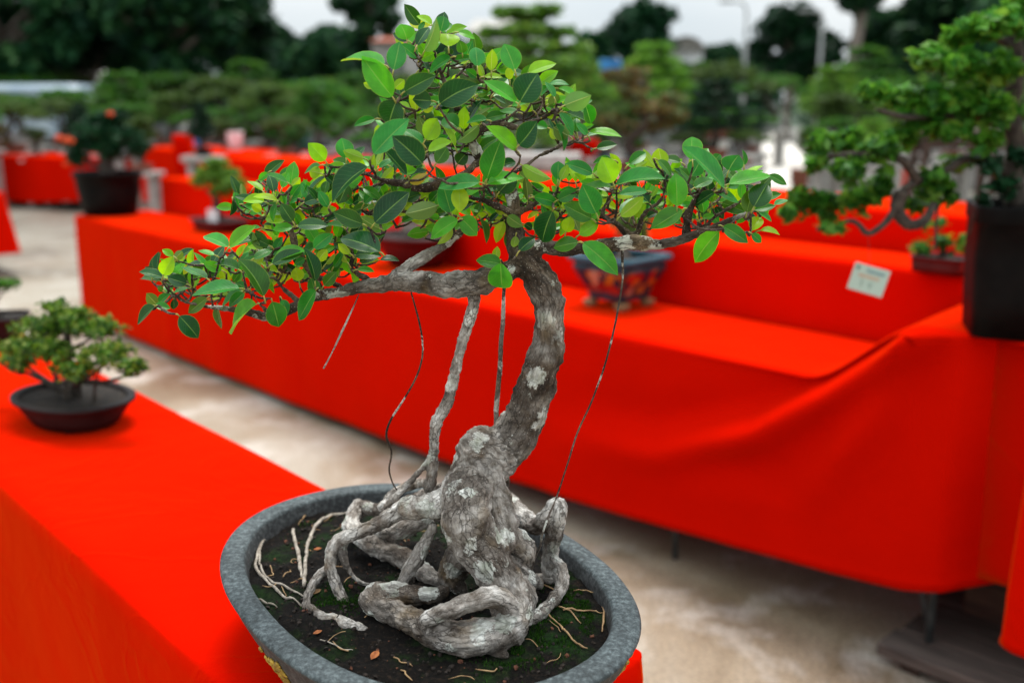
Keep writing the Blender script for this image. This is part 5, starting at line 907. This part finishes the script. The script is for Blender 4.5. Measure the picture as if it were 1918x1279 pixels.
def place(spec, px, d, ytop, ybase, label, wide=1.0, pot=True, rz=None):
    x = (px - 959) / F * d; zt = at_y(px, ytop, d)[2]; zb = max(0, at_y(px, ybase, d)[2]); hh = zt - zb
    key = spec; g = random.Random(px * 3 + d)
    if key not in MADE:
        kind, lm, pm, ls = SPECIES[spec]; tr, P = proto(kind, len(MADE) + 5)
        MADE[key] = bonsai('large_bonsai', (0, 0, 0), 0, label, (.5, .36, .16, pm, dict(e=2.6, taper=.75)), tr, P, lm, ls, 80 + len(MADE), tr_r=.06, tmat='bark_grey' if 'layer' in spec else 'bark_dark', group='large bonsai in the garden behind'); r = MADE[key]
    else: note_kids(); r = copy_tree(MADE[key])
    r.location = (x, d, zb); s_ = hh / 1.12; r.scale = (s_ * wide, s_ * wide, s_); r.rotation_euler = (0, 0, g.uniform(0, 6.28) if rz is None else rz); r['label'] = label; r['category'] = 'bonsai'; r['group'] = 'large bonsai in the garden behind'
    if zb > .25: STANDS.append((x, d, zb, s_ * wide))
    return r
STANDS = []
for a in [
 ('round_olive', 85, 15.3, 238, 297, 'yellow green bush in a flat dark tray on the far left red cloth', 1.3), ('loose_brown', 12, 15.6, 235, 297, 'pink flowered plant at the left edge on the far red cloth', 1.0),
 ('wide_green', 60, 19, 165, 262, 'broad green bonsai under the white bus at the far left', 1.2), ('wide_green', 165, 21, 170, 268, 'spreading green bonsai behind the orange flowered bush', 1.2), ('round_olive', 275, 11.5, 215, 322, 'leafy bonsai in a dark pot just right of the orange flowered bush', .9),
 ('layered_green', 250, 18, 135, 280, 'mid green bonsai with stepped pads below the tree with the pinkish trunk', 1.1), ('cone_dark', 390, 11.0, 190, 292, 'dark conical bonsai in a dark pot right of the small red post', .95), ('wide_green', 345, 20, 112, 262, 'green domed bonsai below the big dark tree', 1.0),
 ('cone_dark', 300, 24, 150, 270, 'dark upright bonsai between two domed green ones', 1.0), ('wide_olive', 430, 17, 122, 285, 'pale olive bonsai with a flat wide crown and bare trunk, left of centre', 1.1), ('wide_olive', 520, 16, 135, 290, 'olive bonsai whose crown meets the left side of the big one', 1.1), ('layered_green', 480, 23, 115, 262, 'layered bonsai standing behind the two olive ones', 1.1),
 ('wide_green', 600, 19, 125, 275, 'soft green wide bonsai behind the yellow leaf of the big one', 1.2), ('round_olive', 560, 12, 230, 300, 'low bonsai beside pale pots behind the left leaf tips', 1.1), ('loose_green', 640, 14, 195, 300, 'loose bonsai with a slanting trunk behind the left crown', 1.0), ('wide_green', 690, 22, 110, 262, 'green bonsai showing below the airy tree', 1.1),
 ('layered_bright', 985, 12.5, 12, 262, 'tall bright green bonsai in stepped cloud layers behind the crown top', 1.25), ('layered_bright', 1075, 17, 105, 262, 'lower bright green layered bonsai left of the blue sign', 1.0), ('layered_bright', 1215, 22, 82, 255, 'bright green bonsai below the tall round tree', 1.0),
 ('loose_brown', 1195, 7.5, 128, 330, 'bonsai with reddish brown leaves and a twisting dark trunk', 1.0), ('pine_dark', 1330, 9.5, 148, 300, 'dark blue green pine bonsai with drooping pads', 1.0), ('pine_dark', 1395, 12.5, 205, 286, 'low pine bonsai reaching over the pale path', 1.25),
 ('wide_olive', 1340, 20, 92, 262, 'olive crowned bonsai below the grey lamp post', 1.1), ('wide_green', 1430, 26, 120, 245, 'green bonsai at the far end of the pale path', 1.1), ('round_olive', 1505, 15, 235, 338, 'rounded olive shrub in a pot on the right side of the path', .8), ('layered_bright', 1545, 19, 125, 262, 'bright green spreading bonsai right of the path', 1.15),
 ('wide_green', 1640, 17, 130, 262, 'mid green bonsai partly behind the left pads of the right one', 1.2), ('layered_green', 1600, 26, 90, 245, 'tall layered bonsai in front of the wooded slope', 1.0), ('cone_dark', 1745, 24, 90, 255, 'dark bonsai under the wooded slope', 1.2), ('wide_green', 1840, 21, 120, 262, 'dark green bonsai glimpsed through the right leaf pads', 1.2),
 ('wide_olive', 1590, 11, 240, 330, 'small olive bonsai behind the lower left pad of the right one', 1.0), ('loose_green', 780, 17, 150, 290, 'bonsai glimpsed between the leaves left of the trunk top', 1.1), ('wide_green', 860, 20, 120, 270, 'green bonsai glimpsed behind the middle of the big crown', 1.2), ('round_olive', 735, 13, 235, 305, 'low olive bonsai glimpsed under the upper left twigs', 1.0),
 ('wide_green', 1270, 14, 196, 300, 'low green bonsai between the brown leaved one and the dark pine', 1.1), ('wide_olive', 1130, 11, 205, 320, 'olive bonsai low behind the upper right twigs', 1.0),
 ('round_olive', 430, 13, 222, 292, 'small olive bush in a pot beside the white jar', 1.0), ('loose_green', 500, 14, 205, 298, 'loose little bonsai behind the left wing of leaves', 1.1), ('wide_green', 90, 26, 120, 250, 'dark domed bonsai close to the white bus', 1.3), ('loose_green', 215, 15, 200, 292, 'leafy bonsai rising behind the black tub', 1.0),
 ('wide_green', 25, 17, 168, 275, 'green bonsai at the far left edge below the bus', 1.2), ('wide_olive', 135, 18, 172, 275, 'olive bonsai below the blue end of the bus', 1.3),
 ('cone_dark', 560, 21, 150, 270, 'dark upright bonsai below the gap of sky', 1.2), ('wide_olive', 640, 26, 128, 255, 'pale olive bonsai far behind the yellow leaf', 1.2), ('layered_green', 1285, 24, 118, 256, 'stepped green bonsai in front of the white and blue building', 1.1), ('wide_green', 1140, 26, 118, 252, 'green bonsai right under the blue sign', 1.2),
 ('layered_green', 1695, 15, 150, 285, 'stepped bonsai behind the middle pads of the right one', 1.1), ('wide_green', 1560, 13, 205, 305, 'dense green bonsai on the right side of the path', 1.1),  ('cone_dark', 1620, 19, 150, 285, 'dark bonsai between two green ones right of the path', 1.1)]:
    place(*a[:6], wide=a[6])
gq = random.Random(77); cand = []
for d_, yb in ((9.5, 305), (12, 292), (15.5, 282), (20, 268), (27, 255)):
    for px_ in range(-40, 1960, 120 if d_ < 13 else 95):
        q = px_ + gq.uniform(-35, 35)
        if 1385 < q < 1535 or (d_ < 13 and q < 420): continue
        cand.append((gq.choice(['wide_green', 'wide_olive', 'layered_green', 'loose_green', 'round_olive', 'cone_dark', 'wide_green', 'layered_bright' if q > 900 else 'wide_olive']), q, d_ * gq.uniform(.95, 1.05), {9.5: 232, 12: 205, 15.5: 178, 20: 150, 27: 128}[d_] + gq.uniform(-14, 14), yb + gq.uniform(-6, 6)))
for a in cand: place(*a, 'one of the blurred green bonsai crowded together in the garden behind', wide=gq.uniform(1.1, 1.4))
# plain stands carrying the ones that stand above the ground
MB_ = None
for i, (x, y, z, s_) in enumerate(STANDS):
    w_ = .5 * s_ + .16
    if MB_ is None:
        MB_ = empty('plant_stand', (0, 0, 0)); MB().box((0, 0, .97), (1.0, .8, .06), bev=.01).build('slab', M['grey_stone'], MB_)
        for k in (-.3, .3): MB().box((k, 0, .47), (.16, .6, .94), bev=.01).build('support', M['grey_stone'], MB_)
        st = MB_
    else: note_kids(); st = copy_tree(MB_)
    st.location = (x, y, 0); st.scale = (w_, w_, z); tag(st, 'plain grey stone stand under a bonsai in the garden behind', 'stand', 'grey stone stands under the garden bonsai')
# ================================================================== OTHER THINGS IN THE YARD
def at_d(px, py, d): return at_y(px, py, d)
# bus with blue panels far left
p = at_d(97, 165, 25); W_ = 165 / F * 25; bus = empty('bus', (p[0], 25, 0), label='white and blue bus parked under the dark trees at the far left', cat='bus')
MB().box((0, 0, 1.35), (W_, 2.2, 1.3), bev=.12, top=.97).build('body', M['bus_paint'], bus); MB().box((-W_ * .28, -1.09, 1.62), (W_ * .36, .03, .34), bev=.01).build('stripe', M['blue_paint'], bus)
MB().box((W_ * .05, -1.07, 1.40), (W_ * .5, .04, .34), bev=.01).build('window', M['glass_dark'], bus)
for k in (-.3, .3):
    v, f = lathe([(.36, -.1), (.4, -.05), (.4, .05), (.36, .1), (.01, .1)], 24); v = np.c_[v[:, 0], v[:, 2], v[:, 1]] + np.array((k * W_, -1.0, .4)); mesh('wheel', v, f, M['pot_black'], bus)
# buildings
p = at_d(1272, 92, 55); b = empty('house', (p[0], 55, 0), label='white and pale blue building with a curved roof right of the tall round tree', cat='house'); W_ = 62 / F * 55
MB().box((0, 0, 2.1), (W_, 4, 4.2), bev=.02).build('wall', M['white_paint'], b); Vr = []
for k in range(13):
    a = math.pi * k / 12
    for y in (-2.2, 2.2): Vr.append((math.cos(a) * W_ * .54, y, 4.2 + math.sin(a) * .75))
fr = [(2 * k, 2 * k + 2, 2 * k + 3, 2 * k + 1) for k in range(12)] + [tuple(range(0, 26, 2)), tuple(range(25, 0, -2))]
mesh('roof', Vr, fr, M['grey_stone'], b); MB().box((-.2, -2.02, 3.2), (W_ * .5, .05, .8)).build('window', M['blue_paint'], b)
for px, py, d, w_, hh, lab, rf in ((745, 118, 40, 60, 60, 'orange roofed house behind the airy tree', 'roof_red'), (950, 92, 42, 130, 44, 'pale grey building seen through the tall layered bonsai', 'grey_stone'), (240, 175, 40, 90, 60, 'low dull building behind the bus', 'grey_stone'), (1700, 60, 70, 70, 40, 'brownish building high on the wooded slope', 'roof_red')):
    p = at_d(px, py, d); W_ = w_ / F * d; zt = p[2] + hh / 2 / F * d; b = empty('house', (p[0], d, 0), label=lab, cat='house')
    MB().box((0, 0, zt / 2), (W_, 5, zt), bev=.02).build('wall', M['grey_stone'] if rf == 'roof_red' else M['white_paint'], b)
    Vr = [(-W_ * .55, -2.8, zt), (W_ * .55, -2.8, zt), (W_ * .55, 2.8, zt), (-W_ * .55, 2.8, zt), (-W_ * .45, 0, zt + .22 * W_), (W_ * .45, 0, zt + .22 * W_)]
    mesh('roof', Vr, [(0, 1, 5, 4), (2, 3, 4, 5), (1, 2, 5), (3, 0, 4), (3, 2, 1, 0)], M[rf], b, smooth=False)
    for k in (-.28, 0, .28): MB().box((k * W_, -2.52, zt * .72), (W_ * .14, .06, zt * .2)).build('window', M['glass_dark'], b)
# blue sign on posts
p = at_d(1143, 122, 26); s_ = empty('sign_board', (p[0], 26, 0), label='small plain blue board on posts left of the tall round tree', cat='sign'); W_ = 40 / F * 26
MB().box((0, 0, p[2]), (W_, .05, 18 / F * 26), bev=.01).build('board', M['blue_paint'], s_)
for k in (-.4, .4): MB().box((k * W_, .04, p[2] / 2), (.04, .04, p[2])).build('post', M['metal_dark'], s_)
# lamp posts
for px, d, yt, lab in ((1399, 32, 25, 'thin grey lamp post beside the big dark tree'), (1541, 36, 40, 'curved grey lamp post right of the big dark tree')):
    p = at_d(px, yt, d); l_ = empty('lamp_post', (p[0], d, 0), label=lab, cat='lamp post', group='lamp posts in the far yard'); m = MB(); m.tube([(0, 0, 0), (0, 0, p[2])], [.09, .05], 10); m.build('pole', M['pot_grey'], l_, smooth=True)
    Q, q = smoothpath([(0, 0, p[2] - .05), (-.1, 0, p[2] + .25), (-.5, 0, p[2] + .35)], [.04, .035, .03], 4); v, f = tube(Q, q, 8); mesh('arm', v, f, M['pot_grey'], l_); MB().box((-.65, 0, p[2] + .33), (.4, .16, .09), bev=.02).build('lamp_head', M['pot_grey'], l_)
# red covered post and red draped stand
def red_post(px, d, yt, yb, w_, label):
    p = at_z(px, yb, 0) if yb > 330 else at_d(px, yb, d); d = p[1]; zt = at_d(px, yt, d)[2]; s = w_ / F * d / 2; z0 = max(0, p[2]); V = []; nr_ = 9; n = 28
    for j in range(nr_ + 1):
        for i in range(n):
            a = i * 2 * math.pi / n; k = (abs(math.cos(a)) ** 6 + abs(math.sin(a)) ** 6) ** (-1 / 6); w2 = s * (1 + .10 * j / nr_ * (1 + .4 * math.sin(a * 7))); V.append((k * math.cos(a) * w2, k * math.sin(a) * w2, (zt) - (zt - .03) * j / nr_))
    V.append((0, 0, zt + .004)); f = [(j * n + i, (j + 1) * n + i, (j + 1) * n + (i + 1) % n, j * n + (i + 1) % n) for j in range(nr_) for i in range(n)] + [(i, (i + 1) % n, len(V) - 1) for i in range(n)]
    o = mesh('covered_stand', V, f, M['red']); o.location = (p[0], d, 0); tag(o, label, 'stand', 'stands covered with red cloth')
red_post(1085, 7.0, 262, 420, 62, 'stand wrapped in red cloth behind the right twigs of the big bonsai'); red_post(345, 12, 252, 292, 32, 'slim stand wrapped in red cloth beside the dark conical bonsai'); red_post(1722, 5.6, 318, 400, 60, 'red covered stand seen between the pads of the right bonsai')
# long concrete bench behind, dark wooden bench right
p = at_d(1010, 300, 7.6); b = empty('stone_bench', (p[0], 7.6, 0), rz=-.1, label='grey stone bench behind the right half of the big bonsai crown', cat='bench'); MB().box((.0, 0, p[2]), (.62, .4, .1), bev=.01).build('slab', M['grey_stone'], b); MB().box((.0, .0, p[2] / 2 - .025), (.5, .3, p[2] - .05)).build('base', M['grey_stone'], b)
p = at_d(1790, 250, 6.2); b = empty('wooden_stand', (p[0], 6.2, 0), rz=-.15, label='dark wooden display stand showing between the right pads', cat='stand'); MB().box((0, 0, p[2]), (.46, .32, .045), bev=.006).build('top', M['wood_dark'], b); MB().box((0, -.13, p[2] - .06), (.42, .02, .05), bev=.003).build('apron', M['wood_dark'], b)
for x in (-.2, .2):
    for y in (-.13, .13): MB().box((x, y, (p[2] - .03) / 2), (.035, .035, p[2] - .03), bev=.003).build('leg', M['wood_dark'], b)
# pale pots standing about
for k, (px, py, d, w_, mt, lab) in enumerate(((640, 250, 14, 34, 'pot_grey', 'pale round jar left of the slanting trunk'), (440, 262, 13, 30, 'white_paint', 'white jar right of the dark conical bonsai'), (560, 262, 13, 44, 'pot_teal', 'dark teal planter behind the left leaves'), (372, 262, 14, 24, 'blue_paint', 'blue jar behind the dark conical bonsai'), (612, 300, 11, 40, 'pot_grey', 'grey planter on the step behind the yellow leaf'), (205, 285, 14, 40, 'pot_grey', 'pale planter behind the black tub'), (1498, 335, 13, 36, 'pot_clay', 'pinkish clay pot at the right edge of the path'), (1620, 250, 15, 40, 'pot_clay', 'brown planter right of the path'), (1560, 225, 20, 30, 'pot_teal', 'dark teal box beside the far end of the path'))):
    p = at_d(px, py, d); r_ = w_ / 2 / F * d; zt = p[2] + r_; root = empty('planter', (p[0], d, 0), label=lab, cat='planter'); z = max(0, p[2] - r_)
    v, f = lathe([(r_ * .6, z), (r_ * .7, z + .01), (r_ * .95, z + r_), (r_, zt - .02), (r_ * 1.06, zt), (r_ * .9, zt), (r_ * .85, zt - .05)], 28); mesh('pot', v, f, M[mt], root); v, f = lathe([(.01, zt - .03), (r_ * .87, zt - .03)], 28); mesh('soil', v, f[:-1], M['soil_bg'], root)
    if z > .05: MB().box((0, 0, z / 2 - .001), (r_ * 1.5, r_ * 1.5, z - .002), bev=.01).build('pedestal', M['grey_stone'], root)
# person walking at the far end of the path
def person(px, ytop, yfoot):
    p = at_z(px, yfoot, 0); d = p[1]; sc = (at_d(px, ytop, d)[2]) / 1.7; r = empty('person', (p[0], d, 0), rz=.3, label='distant person in dark clothes walking on the pale path', cat='person'); r.scale = (sc,) * 3
    J = [(0, 0, .95), (0, 0, 1.15), (0, 0, 1.38), (0, 0, 1.5), (0, 0, 1.6), (0, 0, 1.68), (-.09, 0, .9), (-.1, -.08, .5), (-.1, -.02, .08), (-.1, -.14, .03), (.09, 0, .9), (.1, .1, .5), (.1, .22, .1), (.1, .12, .04), (-.18, 0, 1.38), (-.24, .06, 1.1), (-.22, -.02, .86), (-.22, -.05, .77), (.18, 0, 1.38), (.24, -.08, 1.1), (.22, -.16, .88), (.22, -.2, .8)]
    E = [(0, 1), (1, 2), (2, 3), (3, 4), (4, 5), (0, 6), (6, 7), (7, 8), (8, 9), (0, 10), (10, 11), (11, 12), (12, 13), (2, 14), (14, 15), (15, 16), (16, 17), (2, 18), (18, 19), (19, 20), (20, 21)]
    RR = [.14, .12, .13, .055, .09, .075, .09, .065, .045, .04, .09, .065, .045, .04, .06, .045, .032, .03, .06, .045, .032, .03]
    me = bpy.data.meshes.new('body'); me.from_pydata(J, E, []); o = bpy.data.objects.new('body', me); COL.objects.link(o); o.parent = r; md = o.modifiers.new('s', 'SKIN')
    for i, s_ in enumerate(me.skin_vertices[0].data): s_.radius = (RR[i], RR[i] * .8); s_.use_root = i == 0
    o.modifiers.new('u', 'SUBSURF').levels = 2; me.materials.append(M['wood_dark'])
    v, f = lathe([(.01, 1.585), (.06, 1.59), (.096, 1.63), (.09, 1.69), (.05, 1.735), (.005, 1.745)], 18); mesh('hair', v, f, M['pot_black'], r)
person(1441, 213, 250)
for o in list(COL.objects):
    if o.type == 'MESH' and o.name.startswith('MB'): pass
